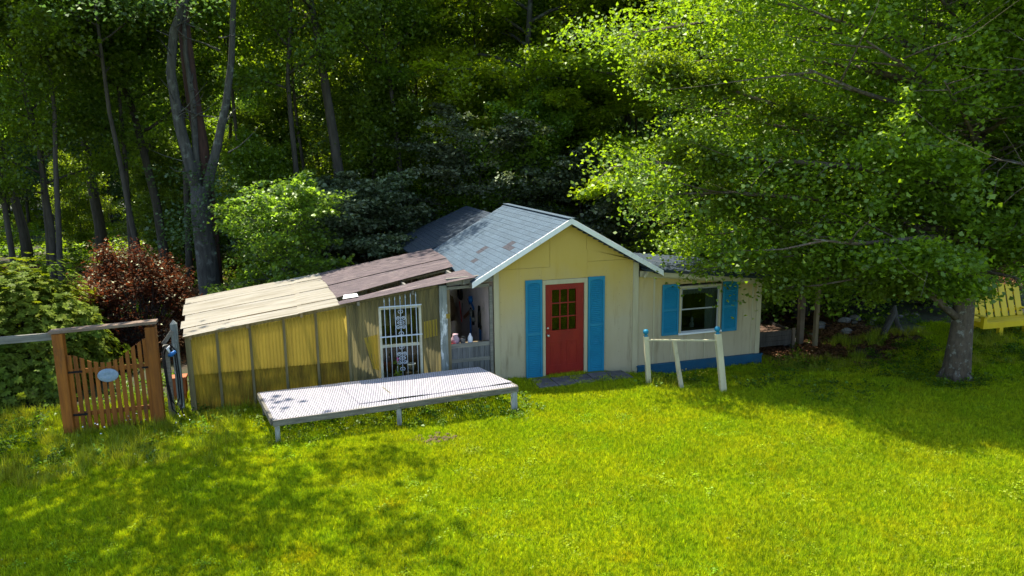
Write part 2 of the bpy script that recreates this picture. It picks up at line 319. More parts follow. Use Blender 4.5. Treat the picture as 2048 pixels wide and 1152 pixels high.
# ------------------------------------------------------------------ cottage
PK, PZ = 1.69, 3.50                    # ridge x, z
SL = (PZ-2.26)/(PK+.50)                # roof slope
def rz_(x): return PZ - SL*abs(x-PK)
cot = thing('cottage', 'small cream yellow cottage with a red door, blue shutters and blue grey shingle gable roof', 'cottage')
def panel(pts, mat, y0=0, y1=.06, name='wall_panel', label=None):
    return MB().prism(pts, y0, y1).build(name, mat, cot, label=label)
u = .10                                 # wall top stays below the roof deck
g = .003
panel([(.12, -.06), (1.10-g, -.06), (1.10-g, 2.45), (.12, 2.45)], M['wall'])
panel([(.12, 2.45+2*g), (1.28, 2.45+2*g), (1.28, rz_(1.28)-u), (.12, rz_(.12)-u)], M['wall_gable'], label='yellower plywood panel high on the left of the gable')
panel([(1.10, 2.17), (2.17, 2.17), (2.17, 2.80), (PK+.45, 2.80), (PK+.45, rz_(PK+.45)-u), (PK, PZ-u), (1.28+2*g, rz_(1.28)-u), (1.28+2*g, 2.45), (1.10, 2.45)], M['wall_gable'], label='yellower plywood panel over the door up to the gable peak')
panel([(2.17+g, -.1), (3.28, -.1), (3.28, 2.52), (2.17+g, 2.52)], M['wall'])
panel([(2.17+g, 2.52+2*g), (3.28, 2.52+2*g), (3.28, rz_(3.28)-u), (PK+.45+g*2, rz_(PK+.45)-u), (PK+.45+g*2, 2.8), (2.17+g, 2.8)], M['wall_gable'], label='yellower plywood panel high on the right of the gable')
MB().prism([(0, -.08), (.117, -.08), (.117, rz_(.117)-u), (0, rz_(0)-u)], -.018, .06).build('corner_board', M['trim'], cot, bevel=.003)
MB().prism([(3.283, -.12), (3.42, -.12), (3.42, rz_(3.42)-u), (3.283, rz_(3.283)-u)], -.018, .06).build('corner_board', M['trim'], cot, bevel=.003)
nh = MB()
for x in (.16, .62, 1.05, 2.62, 2.95, 3.24):
    for k in range(9): nh.box((x-.005, -.0025, .12+k*.27), (x+.005, -.0002, .13+k*.27))
nh.build('nail_heads', M['gh_wood'], cot, kind='stuff')
# side and back walls
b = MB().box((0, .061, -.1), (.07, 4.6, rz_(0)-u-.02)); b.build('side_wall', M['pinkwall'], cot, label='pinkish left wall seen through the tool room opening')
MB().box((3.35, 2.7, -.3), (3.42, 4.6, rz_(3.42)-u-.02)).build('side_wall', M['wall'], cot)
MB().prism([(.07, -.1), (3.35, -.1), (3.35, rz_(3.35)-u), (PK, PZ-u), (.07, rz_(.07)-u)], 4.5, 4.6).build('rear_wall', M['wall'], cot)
MB().box((.07, .06, -.1), (6.6, 4.5, -.02)).build('floor_deck', M['interior'], cot)
# door set
MB().box((1.103, -.022, -.03), (1.17, .08, 2.165)).box((2.09, -.022, -.03), (2.167, .08, 2.165)).box((1.17, -.022, 2.065), (2.09, .08, 2.165)).build('door_casing', M['trim'], cot, bevel=.003)
MB().box((1.08, -.16, -.07), (2.16, .06, -.015)).build('door_sill', M['white'], cot, bevel=.006)
d = MB()
gx0, gx1, gz0, gz1 = 1.33, 1.90, 1.02, 1.94
yd0, yd1 = .012, .055
d.box((1.175, yd0, 0), (gx0, yd1, 2.06)).box((gx1, yd0, 0), (2.085, yd1, 2.06)).box((gx0, yd0, gz1), (gx1, yd1, 2.06)).box((gx0, yd0, 0), (gx1, yd1, gz0))
door = d.build('door', M['red'], cot, label='red panelled door with nine small panes')
mu = MB()
for k in (1, 2):
    x = gx0+(gx1-gx0)*k/3; mu.box((x-.012, yd0-.006, gz0), (x+.012, yd1-.01, gz1))
    z = gz0+(gz1-gz0)*k/3
    for q in range(3):
        xa = gx0+(gx1-gx0)*q/3+(.012 if q else 0); xb = gx0+(gx1-gx0)*(q+1)/3-(.012 if q < 2 else 0)
        mu.box((xa, yd0-.006, z-.012), (xb, yd1-.01, z+.012))
for a, bb in (((gx0-.03, yd0-.012, gz0-.03), (gx1+.03, yd0-.001, gz0)), ((gx0-.03, yd0-.012, gz1), (gx1+.03, yd0-.001, gz1+.03)), ((gx0-.03, yd0-.012, gz0), (gx0, yd0-.001, gz1)), ((gx1, yd0-.012, gz0), (gx1+.03, yd0-.001, gz1))): mu.box(a, bb)
mu.build('glazing_bars', M['red'], door)
for i in range(3):
    for j in range(3):
        xa = gx0+(gx1-gx0)*i/3; za = gz0+(gz1-gz0)*j/3
        MB().box((xa+.0125, .03, za+.0125), (xa+.19-.0125, .034, za+.3067-.0125)).build('pane', M['glass'], door)
for xa, xb in ((1.30, 1.57), (1.68, 1.95)):
    p = MB()
    for a, bb in (((xa, yd0-.008, .20), (xb, yd0-.0005, .225)), ((xa, yd0-.008, .745), (xb, yd0-.0005, .77)), ((xa, yd0-.008, .225), (xa+.025, yd0-.0005, .745)), ((xb-.025, yd0-.008, .225), (xb, yd0-.0005, .745)), ((xa+.055, yd0-.006, .28), (xb-.055, yd0-.0005, .69))): p.box(a, bb)
    p.build('raised_panel', M['red'], door)
rx = Matrix.Rotation(R(90), 3, 'X')
MB().lathe([(.028, 0), (.028, .006), (.012, .012), (.012, .035), (.028, .042), (.030, .055), (.022, .068), (.004, .072)], (1.235, yd0-.0005, .92), 12, rx).build('knob', M['metal'], door)
MB().lathe([(.026, 0), (.026, .008), (.018, .016), (.004, .018)], (1.235, yd0-.0005, 1.08), 12, rx).build('deadbolt', M['metal'], door)
# interior behind the door
MB().box((.07, 3.0, -.02), (3.35, 3.05, 2.2)).build('inner_partition', M['interior'], cot)
def shutter(x0, x1, z0, z1, mid, label, y=-.006):
    fr = MB(); w = .045; t = .035
    fr.box((x0, y-t, z0), (x0+w, y, z1)).box((x1-w, y-t, z0), (x1, y, z1))
    for a, bb in ((z0, z0+.07), (mid-.03, mid+.03), (z1-.07, z1)): fr.box((x0+w, y-t+.002, a), (x1-w, y, bb))
    fr.box((x0+w, y-.006, z0+.07), (x1-w, y-.001, z1-.07))
    o = fr.build('shutter', M['blue'], cot, label=label, bevel=.003)
    s = MB()
    for a, bb in ((z0+.07, mid-.03), (mid+.03, z1-.07)):
        n_ = int((bb-a)/.042)
        for k in range(n_):
            z = a+(k+.5)*(bb-a)/n_
            vs = [(x0+w+.002, y-t+.003, z-.017), (x1-w-.002, y-t+.003, z-.017), (x1-w-.002, y-.008, z+.010), (x0+w+.002, y-.008, z+.010),
                  (x0+w+.002, y-t+.003, z-.009), (x1-w-.002, y-t+.003, z-.009), (x1-w-.002, y-.008, z+.018), (x0+w+.002, y-.008, z+.018)]
            s.add(vs, [(0, 3, 2, 1), (4, 5, 6, 7), (0, 1, 5, 4), (2, 3, 7, 6)])
    if mid > 1.2 or x0 < 3:   # arched head rail of the tall pair
        pts = [(x0+w, z1-.07)]
        pts = [(x0+w, z1-.072), (x0+w, z1-.10)] + [(x0+w+(x1-x0-2*w)*k/6, z1-.10+.03*math.sin(math.pi*k/6)) for k in range(1, 6)] + [(x1-w, z1-.10), (x1-w, z1-.072)]
        s.prism(pts[::-1] if False else pts, y-t-.001, y-t+.004)
    sl = s.build('louvre_slats', M['blue'], o, kind='stuff')
shutter(.71, 1.092, -.08, 2.19, .98, 'tall blue louvred shutter left of the red door')
shutter(2.18, 2.575, -.03, 2.18, 1.08, 'tall blue louvred shutter right of the red door')
# right wing
def wz(x): return 2.30 - .118*(x-3.6)
WT = .075
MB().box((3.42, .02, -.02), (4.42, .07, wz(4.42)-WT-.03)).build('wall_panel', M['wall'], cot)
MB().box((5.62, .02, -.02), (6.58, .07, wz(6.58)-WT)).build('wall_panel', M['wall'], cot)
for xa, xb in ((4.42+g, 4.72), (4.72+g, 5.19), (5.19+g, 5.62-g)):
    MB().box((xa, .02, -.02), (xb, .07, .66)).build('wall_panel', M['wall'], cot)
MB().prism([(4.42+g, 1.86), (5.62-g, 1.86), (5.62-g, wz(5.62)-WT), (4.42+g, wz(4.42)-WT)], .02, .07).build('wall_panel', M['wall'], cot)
for x in (3.83, 6.47): MB().box((x-.02, .004, .02), (x+.02, .0195, wz(x+.02)-WT-.03)).build('batten', M['trim'], cot)
for x in (4.30, 4.72, 5.19): MB().box((x-.014, .006, .02), (x+.014, .0195, .62)).build('batten', M['trim'], cot)
MB().box((6.58+g, .004, -.02), (6.71, .07, wz(6.71)-WT)).build('corner_board', M['trim'], cot, bevel=.003)
MB().prism([(3.45, wz(3.45)-WT-.14), (6.9, wz(6.9)-WT-.14), (6.9, wz(6.9)-WT-.005), (3.45, wz(3.45)-WT-.005)], -.012, .003).build('frieze_board', M['trim'], cot)
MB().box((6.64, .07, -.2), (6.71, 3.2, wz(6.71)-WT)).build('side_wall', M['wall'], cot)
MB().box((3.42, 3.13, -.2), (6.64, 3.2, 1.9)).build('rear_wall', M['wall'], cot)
sk = MB().box((3.42, -.045, -.34), (6.76, .075, -.02)).build('skirting', M['dkblue'], cot, bevel=.003)
MB().box((3.40, -.065, -.02), (6.78, .019, .012)).build('skirting_cap', M['dkblue'], cot, bevel=.003)
MB().box((3.285, -.02, -.34), (3.41, .06, -.125)).box((0, -.012, -.25), (3.28, .055, -.105)).build('foundation_board', M['trim'], cot)
# wing window
wn = MB().box((4.48, -.005, .69), (4.535, .07, 1.81)).box((5.535, -.005, .69), (5.59, .07, 1.81)).box((4.535, -.005, 1.755), (5.535, .07, 1.81)).build('window', M['trim'], cot, bevel=.003)
MB().box((4.46, -.05, .655), (5.61, .07, .695)).build('sill', M['white'], wn, bevel=.004)
gm = pmat('grey_aluminium_sash', (.34, .35, .34), (.27, .28, .28), 5, .5, 0)
for (za, zb, yy) in ((1.235, 1.755, .02), (.695, 1.265, .036)):
    s = MB(); t = .032
    s.box((4.536, yy, za), (4.536+t, yy+.015, zb)).box((5.534-t, yy, za), (5.534, yy+.015, zb)).box((4.536+t, yy, za), (5.534-t, yy+.015, za+t)).box((4.536+t, yy, zb-t), (5.534-t, yy+.015, zb))
    s.build('sash', gm, wn)
    MB().box((4.536+t, yy+.005, za+t), (5.534-t, yy+.009, zb-t)).build('pane', M['glass'], wn)
cu = MB()
def drape(x0, x1, z0, z1, y, amp, n_, scal=0):
    vs = []; fs = []
    for i in range(n_+1):
        x = x0+(x1-x0)*i/n_; yy = y+amp*math.sin(i*1.9)
        vs += [(x, yy, z1), (x, yy, z0+scal*(i % 3 == 0))]
    for i in range(n_): fs.append((2*i, 2*i+1, 2*i+3, 2*i+2))
    cu.add(vs, fs, True)
drape(4.5, 5.58, 1.58, 1.80, .13, .012, 40, .03)
drape(5.25, 5.58, .7, 1.6, .15, .02, 16)
cu.build('curtain', M['curtain'], wn)
MB().box((4.0, .9, .0), (6.3, 1.2, .80)).build('cabinet', M['interior'], wn, label='dim counter behind the window')
MB().lathe([(.05, 0), (.06, .08), (.03, .12), (.035, .2), (.005, .25)], (5.0, .3, .74), 10).build('figurine', M['whitepl'], wn)
MB().box((4.5, .2, .70), (5.6, .5, .74)).build('inner_shelf', M['interior'], wn)
shutter(4.03, 4.455, .67, 1.88, 1.27, 'short blue louvred shutter left of the window', .003)
shutter(5.62, 6.03, .64, 1.86, 1.25, 'short blue louvred shutter right of the window', .003)
# rake brace
MB().bar((3.50, -.10, 2.10), (3.66, -.10, 2.30), .07, .05).build('rake_brace', M['trim'], cot)

# roofs: deck boards, then shingle tabs laid one by one
def roof_slope(xe, xr, y0, y1, zfun, th, mat, name='roof_deck'):
    """thin slab between eave x (xe) and ridge x (xr)"""
    vs = []
    for dz in (0, -th):
        for x, y in ((xe, y0), (xr, y0), (xr, y1), (xe, y1)): vs.append((x, y, zfun(x)+dz))
    fs = [(0, 1, 2, 3), (7, 6, 5, 4), (0, 4, 5, 1), (1, 5, 6, 2), (2, 6, 7, 3), (3, 7, 4, 0)]
    if xe > xr: fs = [q[::-1] for q in fs]
    return MB().add(vs, fs).build(name, mat, cot)
YR0, YR1 = -.27, 4.72
zl = lambda x: PZ - SL*abs(x-PK)
roof_slope(-.50, PK-.002, YR0+.03, YR1, lambda x: zl(x)-.012, .04, M['gh_wood'])
roof_slope(3.88, PK+.002, YR0+.03, YR1, lambda x: zl(x)-.012, .04, M['gh_wood'])
def rake(x0, x1, y, w=.125, name='rake_board'):
    d_ = .02
    a = [(x0, zl(x0)+d_), (x0, zl(x0)+d_-w), (x1, zl(x1)+d_-w), (x1, zl(x1)+d_)]
    if x0 > x1: a = a[::-1]
    return MB().prism([a[0], a[1], a[2], a[3]], y-.03, y).build(name, M['white'], cot, bevel=.004)
rake(-.53, PK-.001, YR0+.028); rake(3.91, PK+.001, YR0+.028)
MB().box((-.53, YR0+.03, zl(-.53)-.10), (-.505, YR1, zl(-.53)+.005)).build('fascia', M['grey_wood'], cot)
MB().box((3.885, YR0+.03, zl(3.9)-.10), (3.91, YR1, zl(3.9)+.005)).build('fascia', M['trim'], cot)
rng = random.Random(3)
def tabs(root, name, x_eave, x_ridge, y0, y1, zfun, ex, tw, mat, limit, special=None, label=None):
    """courses of shingle tabs up a slope; nearest ones are single objects, the rest joined"""
    dx = x_ridge-x_eave; dz = zfun(x_ridge)-zfun(x_eave); Ls = math.hypot(dx, dz); nc = int(round(Ls/ex)); ex = Ls/nc
    ang = math.atan2(dz, abs(dx)); sgn = 1 if dx > 0 else -1
    th = .006
    proto = MB().box((0, .003, 0), (ex*1.12, tw-.003, th)); 
    me = bpy.data.meshes.new(name); me.from_pydata([tuple(p) for p in proto.v], [], proto.f); me.materials.append(mat); me.update()
    me2 = bpy.data.meshes.new(name); me2.from_pydata([tuple(p) for p in proto.v], [], proto.f); me2.materials.append(M['shingle_patch']); me2.update()
    rest = MB(); cnt = 0; items = []
    for c in range(nc):
        off = rng.random()*tw
        y = y0-off
        while y < y1-.02:
            ya, yb = max(y, y0), min(y+tw, y1); y += tw
            if yb-ya < .05: continue
            items.append((ya, c, yb))
    items.sort(key=lambda t: t[0]+.0*t[1])
    near = set()
    for k, (ya, c, yb) in enumerate(items):
        s = c*ex; px = x_eave+sgn*s*math.cos(ang); pz = zfun(x_eave)+s*math.sin(ang)
        tilt = ang-.045+rng.uniform(-.008, .008)
        loc = Vector((px, ya, pz+.004+.004))
        rot = Euler((0, -tilt, 0)) if sgn > 0 else Euler((0, tilt, math.pi))
        if sgn < 0: loc = Vector((px, yb, pz+.008))
        sp = special and special(ya, c)
        full = (yb-ya) > tw*.95
        if (sp or cnt < limit) and full:
            inst(me2 if sp else me, 'shingle', root, loc, rot, (1, 1, 1)); cnt += 1
        else:
            mt = Matrix.Translation(loc) @ rot.to_matrix().to_4x4()
            rest.box((0, .003, 0), (ex*1.12, (yb-ya)-.003, th), mt)
    rest.build('shingles', mat, root, kind='stuff')
root_l = roof_slope(-.515, PK-.002, YR0, YR1+.0, lambda x: zl(x)+.002, .008, M['shingle'], 'roof')
spec = {(1.0, 9), (1.35, 10), (1.9, 6), (1.0, 4)}
holes = [(.35, 8), (.65, 9), (.62, 8), (1.6, 6), (1.55, 5), (.95, 3)]
tabs(root_l, 'shingle', -.53, PK, YR0, YR1+.02, lambda x: zl(x)+.006, .145, .305, M['shingle'], 285,
     lambda ya, c: any(abs(ya-a) < .16 and c == k for a, k in holes))
root_r = roof_slope(3.895, PK+.002, YR0, YR1, lambda x: zl(x)+.002, .008, M['shingle'], 'roof')
tabs(root_r, 'shingle', 3.91, PK, YR0, YR1+.02, lambda x: zl(x)+.006, .145, .305, M['shingle'], 0)
MB().bar((PK, YR0, PZ+.02), (PK, YR1+.02, PZ+.02), .16, .008).build('ridge_cap', M['shingle'], cot)
# rear, lower gable
QX, QZ = 1.55, 3.17
zb_ = lambda x: QZ - (QZ-2.15)/(2.43)*abs(x-QX)
rb = roof_slope(-.88, QX-.002, 4.75, 8.9, zb_, .05, M['shingle_dark'], 'rear_roof')
tabs(rb, 'shingle', -.90, QX, 4.76, 8.93, lambda x: zb_(x)+.006, .145, .305, M['shingle_dark'], 0)
roof_slope(3.98, QX+.002, 4.75, 8.9, zb_, .05, M['shingle_dark'], 'rear_roof')
MB().box((-.55, 4.78, -.1), (3.7, 8.6, 2.2)).build('rear_wing_walls', M['wall'], cot)
MB().prism([(-.55, 2.2), (3.7, 2.2), (QX, QZ-.07)], 8.5, 8.59).build('rear_gable', M['wall'], cot)
# wing roof
rw = MB().add([(3.52, -.22, wz(3.52)), (6.95, -.22, wz(6.95)), (6.95, 3.3, wz(6.95)), (3.52, 3.3, wz(3.52)), (3.52, -.22, wz(3.52)-.055), (6.95, -.22, wz(6.95)-.055), (6.95, 3.3, wz(6.95)-.055), (3.52, 3.3, wz(3.52)-.055)],
              [(0, 1, 2, 3), (7, 6, 5, 4), (0, 4, 5, 1), (1, 5, 6, 2), (2, 6, 7, 3), (3, 7, 4, 0)]).build('wing_roof', M['shingle_dark'], cot, label='low dark lean-to roof over the right wing')
tabs(rw, 'shingle', 6.98, 3.52, -.24, 3.32, lambda x: wz(x)+.006, .145, .305, M['shingle_dark'], 0)
MB().prism([(3.93, wz(3.93)-.16), (6.93, wz(6.93)-.16), (6.93, wz(6.93)-.057), (3.93, wz(3.93)-.057)], -.2, -.175).build('wing_fascia', M['trim'], cot)

# ------------------------------------------------------------------ greenhouse lean-to
gh = thing('greenhouse', 'yellow corrugated fibreglass greenhouse lean-to with sagging patched roof beside the cottage', 'greenhouse', (-3.3, 0, 0))
GX = -3.3
def rp(x): return 2.33+.134*(x+.55)        # roof plane
def corr(mb, P00, P10, P11, P01, along, pitch=.066, amp=.011, sag=0, seed=0):
    """corrugated sheet over a quad; waves run in direction 'along' ('u' = P00->P10, 'v' = P00->P01)"""
    P00, P10, P11, P01 = map(Vector, (P00, P10, P11, P01))
    if along == 'u': P00, P10, P11, P01 = P00, P01, P11, P10
    w = ((P10-P00).length+(P11-P01).length)/2; nw = max(2, int(w/pitch*6)); nl = 5
    nrm = (P10-P00).cross(P01-P00).normalized()
    if nrm.z < -.3 or nrm.y > .9: nrm = -nrm
    r = random.Random(seed); vs = []
    for i in range(nw+1):
        s = i/nw
        for j in range(nl+1):
            t = j/nl; p = P00*(1-s)*(1-t)+P10*s*(1-t)+P11*s*t+P01*(1-s)*t
            p = p+nrm*(amp*math.sin(s*w/pitch*2*math.pi)+sag*math.sin(math.pi*t)*(.5+.5*math.sin(s*5+seed)))
            vs.append(p-Vector((GX, 0, 0)))
    fs = [(i*(nl+1)+j, (i+1)*(nl+1)+j, (i+1)*(nl+1)+j+1, i*(nl+1)+j+1) for i in range(nw) for j in range(nl)]
    mb.add(vs, fs, True)
studs = [-6.10, -5.58, -4.97, -4.33, -3.71, -3.08]
def ghbox(a, b, name, mat, bevel=0, label=None):
    a = (a[0]-GX, a[1], a[2]); b = (b[0]-GX, b[1], b[2]); return MB().box(a, b).build(name, mat, gh, bevel=bevel, label=label)
def ghbar(p, q, w, h, name, mat, up=(0, 0, 1), label=None):
    return MB().bar((p[0]-GX, p[1], p[2]), (q[0]-GX, q[1], q[2]), w, h, up).build(name, mat, gh, label=label)
for k, x in enumerate(studs):
    w = .10 if k == 0 else .05
    ghbox((x-w/2, -.035 if k == 0 else -.018, -.1), (x+w/2, .07, rp(x)-.06), 'stud', M['stud'])
for k in range(5):
    a, b_ = studs[k]+(.052 if k == 0 else .028), studs[k+1]-.028
    m_ = MB(); corr(m_, (a-.01, 0, .76), (b_+.01, 0, .75), (b_+.01, 0, rp(b_)-.10), (a-.01, 0, rp(a)-.10), 'v'); m_.build('fibreglass_panel', M['fg_yellow'], gh)
    m_ = MB(); corr(m_, (a-.01, .022, -.05), (b_+.01, .022, -.05), (b_+.01, .022, .79), (a-.01, .022, .80), 'v'); m_.build('fibreglass_panel', M['fg_lower'], gh, label='dirty lower fibreglass panel')
ghbar((-6.12, .055, .78), (-3.1, .055, .78), .03, .05, 'girt', M['stud'])
ghbar((-6.14, .035, rp(-6.14)-.09), (-1.2, .035, rp(-1.2)-.09), .05, .12, 'top_plate', M['stud'])
# darker wall section round the barred window
wx0, wx1, wz0, wz1 = -2.46, -1.58, .26, 1.83
def dirty(a, b_, z0, z1a, z1b, mt='fg_dirty', y=-.005, lb='mossy grey fibreglass panel'):
    m_ = MB(); corr(m_, (a, y, z0), (b_, y, z0), (b_, y, z1b), (a, y, z1a), 'v'); m_.build('fibreglass_panel', M[mt], gh, label=lb)
dirty(-3.05, wx0, -.05, .62, .62); dirty(-3.05, wx0, .60, rp(-3.05)-.08, rp(wx0)-.08, y=-.012)
dirty(wx0, wx1, -.05, wz0, wz0); dirty(wx0, wx1, wz1, rp(wx0)-.08, rp(wx1)-.08, y=-.012)
dirty(wx1, -1.19, -.05, 1.06, 1.06); dirty(wx1, -1.19, 1.04, rp(wx1)-.08, rp(-1.19)-.08, y=-.012)
m_ = MB(); corr(m_, (-1.53, -.022, 1.10), (-1.25, -.022, 1.14), (-1.25, -.022, 1.50), (-1.53, -.022, 1.46), 'v'); m_.build('patch_panel', M['fg_yellow'], gh, label='bright yellow patch panel right of the barred window')
m_ = MB(); corr(m_, (-2.62, -.028, .55), (-2.50, -.028, .50), (-2.50, -.028, 1.27), (-2.78, -.028, 1.22), 'v'); m_.build('patch_panel', M['fg_yellow'], gh, label='bright tapering yellow patch left of the barred window')
# the barred window
wb = MB(); X0, X1 = wx0-GX, wx1-GX
wb.box((X0, -.04, wz0), (X0+.05, .05, wz1)).box((X1-.05, -.04, wz0), (X1, .05, wz1)).box((X0+.05, -.04, wz1-.05), (X1-.05, .05, wz1)).box((X0-.03, -.06, wz0-.04), (X1+.03, .05, wz0+.03)).box((X0+.05, -.03, .97), (X1-.05, .04, 1.02))
win = wb.build('window', pmat('chalky_window_frame', (.55, .53, .42), (.42, .40, .30), 5, .75, .2, 40), gh, label='old sash window behind a pale iron grille', bevel=.003)
MB().box((X0+.05, .01, wz0+.03), (X1-.05, .014, .97)).build('pane', M['glass'], win)
MB().box((X0+.05, .01, 1.02), (X1-.05, .014, wz1-.05)).build('pane', M['glass'], win)
for k in range(7):
    x = X0+.115+k*(X1-X0-.23)/6; top = 2.03+.015*k
    MB().tube([(x, -.10, .22), (x, -.10, 1.0), (x, -.10, top-.09)], .0085, 6).lathe([(.0085, 0), (.016, .02), (.010, .05), (.001, .10)], (x, -.10, top-.09), 6).build('grille_bar', M['iron'], win)
for z in (.34, 1.22, 1.85):
    MB().box((X0+.0, -.112, z-.012), (X1-.0, -.09, z+.012)).build('grille_rail', M['iron'], win)
def scroll(cx, cz):
    s = MB()
    for sx in (-1, 1):
        for sz in (-1, 1):
            pts = []
            for t in np.linspace(0, 1, 16):
                a = t*1.55*2*math.pi; r = .048*(1-t*.78)
                pts.append((cx+sx*(.058-r*math.cos(a)*.95), -.10, cz+sz*(.085+r*math.sin(a))))
            s.tube(pts, .0075, 5)
            s.tube([(cx+sx*.01, -.10, cz+sz*.045), (cx+sx*.055, -.10, cz+sz*.02), (cx+sx*.07, -.10, cz)], .0075, 5)
            s.tube([(cx, -.10, cz+sz*.24), (cx+sx*.035, -.10, cz+sz*.27), (cx+sx*.05, -.10, cz+sz*.23), (cx+sx*.03, -.10, cz+sz*.20), (cx+sx*.012, -.10, cz+sz*.20)], .0075, 5)
    s.tube([(cx, -.10, cz-.26), (cx, -.10, cz+.26)], .006, 5); s.tube([(cx-.075, -.10, cz), (cx+.075, -.10, cz)], .006, 5)
    s.build('grille_scroll', M['iron'], win)
xc = X0+.115+3*(X1-X0-.23)/6
scroll(xc, 1.50); scroll(xc, .74)
# post, header and tool room opening
ghbox((-1.19, -.06, -.1), (-1.03, .08, rp(-1.1)-.05), 'post', M['grey_post'], .004, 'peeling blue grey corner post')
ghbar((-1.03, -.02, 2.27), (-.03, -.02, 2.31), .09, .15, 'header_beam', M['grey_wood'])
ghbar((-1.03, .01, 2.13), (-.10, .01, 2.15), .06, .06, 'header_beam', M['grey_wood'])
ghbox((-1.03, -.03, .0), (-.96, .05, 2.10), 'jamb', M['gh_wood']); ghbox((-.10, -.03, .0), (-.035, .05, 2.12), 'jamb', M['grey_wood'])
ghbox((-1.06, -.075, 1.50), (-.98, -.061, 1.60), 'hinge_block', M['fg_yellow']); ghbox((-1.06, -.075, .28), (-.98, -.061, .38), 'hinge_block', M['gh_wood'])
hd = ghbox((-.955, .0, .82), (-.105, .045, .91), 'half_door', M['grey_wood'], label='grey planked half door of the tool room')
MB().box((-.955-GX, -.006, .50), (-.105-GX, .0, .58)).build('rail', M['grey_wood'], hd)
for k in range(7):
    x = -.955+k*.1215
    MB().box((x+.003-GX, .002, .0), (x+.1185-GX, .03, .8195)).build('plank', M['dark_plank'], hd)
ghbox((-1.0, .05, .80), (-.02, .42, .83), 'shelf', M['gh_wood'])
# roof sheets (light, then mauve)
def roofquad(c4, name, mat, along='u', dz=0, label=None, sag=0, amp=.014, pitch=.11, seed=0):
    mb = MB(); corr(mb, *[(x, y, rp(x)+dz+zz) for x, y, zz in c4], along, pitch, amp, sag, seed); return mb.build(name, mat, gh, label=label)
nst = 6
def yl(s, X):   # back edge and front edge drift
    yf = -.22; yb = 4.0 if X < -3.3 else 4.0+(X+3.3)*.25
    return yf+(yb-yf)*s
for k in range(nst):
    a, b_ = k/nst, (k+1)/nst+.012
    j = random.Random(k).uniform(-.04, .04)
    roofquad([(-6.18-.42*a+j, yl(a, -6), .0), (-3.96-.03*a, yl(a, -4), .0), (-3.96-.03*b_, yl(b_, -4), 0), (-6.18-.42*b_+j, yl(b_, -6), 0)], 'roof_panel', M['fg_roof'], dz=.022*(k % 2), sag=.012, seed=k)
    roofquad([(-4.04-.03*a, yl(a, -4), .012), (-3.22-.23*a, yl(a, -3.3), .012), (-3.22-.23*b_, yl(b_, -3.3), .012), (-4.04-.03*b_, yl(b_, -4), .012)], 'roof_panel', M['fg_roof'], dz=.022*(k % 2), seed=k+9)
ax, bx = -3.24, -.44
lm = 'mauve weathered roofing sheet'
roofquad([(ax, -.27, .03), (bx, -.24, .03), (bx, .86, .03), (ax-.02, .05, .03)], 'roof_panel', M['rollroof'], label=lm, amp=.004, sag=.02)
roofquad([(ax-.03, .50, .03), (bx-.1, 1.46, .03), (bx, 2.75, .03), (ax-.1, 2.1, .03)], 'roof_panel', M['rollroof'], label=lm, amp=.004, sag=.015, seed=2)
roofquad([(ax-.1, 2.06, .045), (bx, 2.70, .045), (bx, 3.8, .04), (ax-.18, 3.05, .04)], 'roof_panel', M['rollroof'], label=lm, amp=.004, sag=.02, seed=3)
roofquad([(ax-.19, 3.08, .03), (bx, 3.86, .03), (bx, 4.75, .03), (ax-.25, 4.1, .03)], 'roof_panel', M['rollroof'], label=lm, amp=.004, sag=.01, seed=4)
roofquad([(-3.15, .12, .055), (-2.84, .05, .055), (-2.84, .42, .055), (-3.10, .50, .055)], 'roof_patch', M['white'], label='pale metal patch on the mauve roofing', amp=.002)
for x in (-6.05, -5.0, -3.98, -2.86, -1.75, -.66):
    ghbar((x, -.1, rp(x)-.065), (x-.15, 4.0, rp(x-.15)-.065), .05, .09, 'rafter', M['gh_wood'] if x < -3 else M['grey_wood'])
for y0, y1 in ((.8, 1.5), (2.2, 2.8), (4.0, 4.6)):
    ghbar((-6.1, y0-.4 if y0 < 1 else y0, rp(-6.1)-.03), (-.6, y1, rp(-.6)-.03), .06, .04, 'purlin', M['gh_wood'])
# end and back walls
for k in range(5):
    y0 = .08+k*.78
    m_ = MB(); corr(m_, (-6.1-.075*y0*1.3, y0, -.05), (-6.1-.1*(y0+.8), y0+.8, -.05), (-6.1-.1*(y0+.8), y0+.8, rp(-6.2)-.04), (-6.1-.1*y0, y0, rp(-6.2)-.04), 'v'); m_.build('fibreglass_panel', M['fg_lower'], gh)
for k in range(7):
    x0 = -6.5+k*.85
    m_ = MB(); corr(m_, (x0, 4.0, 0.5), (x0+.86, 4.0, .5), (x0+.86, 4.0, rp(x0+.86)-.1), (x0, 4.0, rp(x0)-.1), 'v'); m_.build('fibreglass_panel', M['fg_roof'], gh)
    ghbox((x0-.03, 3.93, -.05), (x0+.03, 3.98, rp(x0)-.1), 'stud', M['gh_wood'])
ghbox((-6.5, 3.9, 0), (-.6, 3.98, .5), 'back_kneewall', M['gh_wood'])
ghbox((-1.22, .09, -.05), (-1.18, 3.9, 1.9), 'inner_partition', M['interior'])

def smallthing(name, label, cat, mb, mat, loc, group=None):
    t = mb.build(name, mat, None, loc=loc); tag(t, label, cat, group); return t
